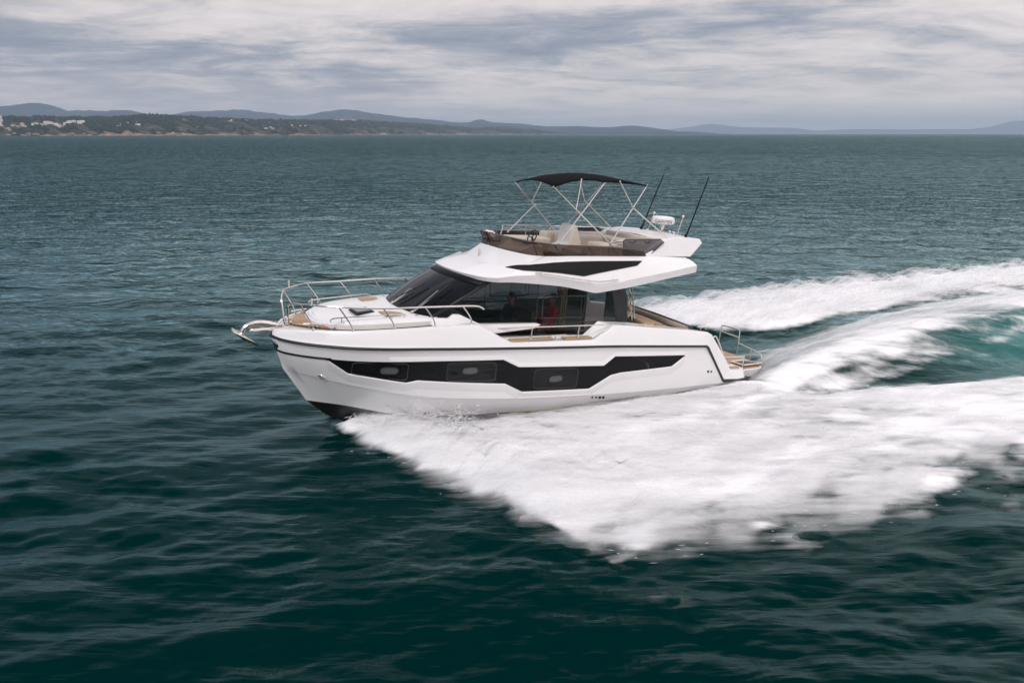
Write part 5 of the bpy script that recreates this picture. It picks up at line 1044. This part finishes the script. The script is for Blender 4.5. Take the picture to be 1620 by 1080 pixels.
# houses on the shore
wallw = mat('white render', (.82, .80, .76), .8, noise=.08, nscale=.4); walls = mat('sand render', (.55, .45, .34), .8, noise=.08, nscale=.4)
tile = mat('red roof tiles', (.33, .15, .09), .8, noise=.2, nscale=.8); flatr = mat('pale flat roof', (.55, .53, .50), .8, noise=.1, nscale=.5); darkw = mat('dark window', (.03, .035, .04), .2)
def house(u, v, w, dp, h, wm, rm, label, group, cat='house'):
    d, z = land_height(np.array([u]), np.array([v])); d, z = float(d[0]), float(z[0]) - 1; x = (u - 810) / 1180 * d
    e = bpy.data.objects.new('house', None); col.objects.link(e); e.location = (x, d, z); e.rotation_euler = (0, 0, random.uniform(-.4, .4)); tag(e, label, cat, group)
    b = MB(False); b.box((0, 0, h / 2), (w, dp, h)); b.build('wall', wm, e, smooth=False)
    rb = MB(False)
    if rm is tile: rb.prism([(-w / 2 - .5, -dp / 2 - .5, h), (-w / 2 - .5, dp / 2 + .5, h), (-w / 2 - .5, 0, h + 2.2)], [(w / 2 + .5, -dp / 2 - .5, h), (w / 2 + .5, dp / 2 + .5, h), (w / 2 + .5, 0, h + 2.2)])
    else: rb.box((0, 0, h + .25), (w + .6, dp + .6, .5)); rb.box((w * .2, 0, h + 1.2), (w * .3, dp * .4, 1.4))
    rb.build('roof', rm, e, smooth=False)
    nwin = max(2, int(w / 4))
    for s_ in range(max(1, int(h / 3.2))):
        for k in range(nwin):
            wd = MB(False); wd.box((-w / 2 + w * (k + .5) / nwin, -dp / 2 - .03, 1.7 + 3.1 * s_), (1.5, .12, 1.5)); wd.build('window', darkw, e, smooth=False)
    return e
random.seed(5)
for k in range(26):                          # white blocks at the left edge
    house(-8 + 41 * random.random() ** 1.1, .22 + .42 * random.random(), random.uniform(12, 26), 10, random.uniform(7, 14), wallw, flatr, 'white flat-roofed house in the dense cluster at the left end of the shore', 'white houses clustered at the left end of the shore')
for k in range(24):                          # terraces
    u_ = random.uniform(74, 158); house(u_, .15 + .18 * (u_ - 70) / 90 * .9 + random.uniform(0, .10), random.uniform(12, 24), 8, random.uniform(5, 9), wallw if random.random() < .8 else walls, flatr if random.random() < .75 else tile, 'low pale house in the long row among trees on the left shore', 'low houses in the row among trees on the left shore')
for k in range(8):
    house(random.uniform(34, 72), .12 + random.uniform(0, .15), random.uniform(8, 13), 8, random.uniform(4, 6), walls, flatr, 'small sandy house just above the cliffs of the left shore', 'small sandy houses above the left cliffs')
for k in range(5):
    house(random.uniform(208, 248), .28 + random.uniform(0, .2), random.uniform(9, 18), 8, random.uniform(4, 6), wallw, flatr, 'isolated white house amid woodland above the tan beach', 'isolated white houses above the tan beach')
for k in range(9):
    house(378 + 55 * random.random(), .72 + random.uniform(-.06, .06), random.uniform(10, 24), 9, random.uniform(4, 6), walls if k % 3 else wallw, flatr, 'low long sandy building on the wooded slope', 'low buildings on the wooded slope')
for k in range(12):
    house(432 + 70 * random.random(), .2 + .4 * random.random(), random.uniform(7, 11), 8, random.uniform(4, 6), wallw, tile, 'tiny pale cottage scattered in the dark trees near the point', 'cottages scattered in the dark trees')
for k in range(26):
    house(541 + 33 * random.random(), .93 + .07 * random.random(), random.uniform(10, 18), 10, random.uniform(6, 10), wallw if k % 2 else walls, tile, 'red-roofed house of the village along the crest of the headland', 'red-roofed houses of the crest village')
# rocks along the waterline
def boulder(u, v, s, label):
    d, z = land_height(np.array([u]), np.array([v])); d = float(d[0]); z = float(z[0]); b = MB(False); r = random.Random(int(u * 10))
    bm = bmesh.new(); bmesh.ops.create_icosphere(bm, subdivisions=2, radius=1)
    for vv in bm.verts: vv.co *= r.uniform(.75, 1.2); vv.co.x *= s * 1.5; vv.co.y *= s; vv.co.z *= s * .7
    me = bpy.data.meshes.new('rock'); bm.to_mesh(me); bm.free(); me.materials.append(mat('tan rock', (.26, .185, .125), .9, noise=.45, nscale=.25))
    o = bpy.data.objects.new('rock', me); col.objects.link(o); o.location = ((u - 810) / 1180 * d, d, z); tag(o, label, 'rock', 'rocks along the foot of the far shore')
for k in range(60):
    boulder(-10 + 840 * random.random(), random.uniform(.0, .02), random.uniform(2, 5.5), 'tan rock at the foot of the far shore')
# a sail far out on the right, and the islet on the horizon
def sailboat(px, d, h, label):
    e = bpy.data.objects.new('sailing_boat', None); col.objects.link(e); e.location = ((px - 810) / 1180 * d, d, 0); tag(e, label, 'boat')
    b = MB(False); b.prism([(-.32 * h, 0, .08 * h), (-.2 * h, -.07 * h, .08 * h), (.3 * h, -.06 * h, .08 * h), (.3 * h, .06 * h, .08 * h), (-.2 * h, .07 * h, .08 * h)], [(-.25 * h, 0, -.02 * h), (-.2 * h, -.04 * h, -.02 * h), (.27 * h, -.04 * h, -.02 * h), (.27 * h, .04 * h, -.02 * h), (-.2 * h, .04 * h, -.02 * h)]); b.build('hull', dgrey, e)
    b = MB(False); b.tube([(0, 0, .05 * h), (0, 0, h)], .012 * h, 6); b.build('mast', dgrey, e)
    b = MB(False); b.prism([(.02 * h, .005 * h, .15 * h), (.30 * h, .03 * h, .15 * h), (.02 * h, .005 * h, .95 * h)], [(.02 * h, -.005 * h, .15 * h), (.30 * h, .02 * h, .15 * h), (.02 * h, -.005 * h, .95 * h)]); b.build('sail', mat('grey sail', (.2, .21, .23), .8), e, smooth=False)
sailboat(1601.5, 6500, 17, 'tiny sailing boat far out on the horizon at the right')

# ================================================================== haze
hz = MB(False); hz.box((0, 11500, 214), (50000, 25600, 434)); 
m = bpy.data.materials.new('haze'); m.use_nodes = True; t = m.node_tree; t.nodes.clear()
out = nd(t, 'ShaderNodeOutputMaterial'); pv = nd(t, 'ShaderNodeVolumePrincipled'); pv.inputs['Color'].default_value = (.63, .80, 1.0, 1); pv.inputs['Density'].default_value = .00008; pv.inputs['Anisotropy'].default_value = 0.0
t.links.new(pv.outputs[0], out.inputs['Volume'])
ho = hz.build('haze', m, None, smooth=False); ho['kind'] = 'stuff'; ho['label'] = 'thin blue haze over the sea toward the far hills'; ho['category'] = 'haze'
ho.display_type = 'WIRE'
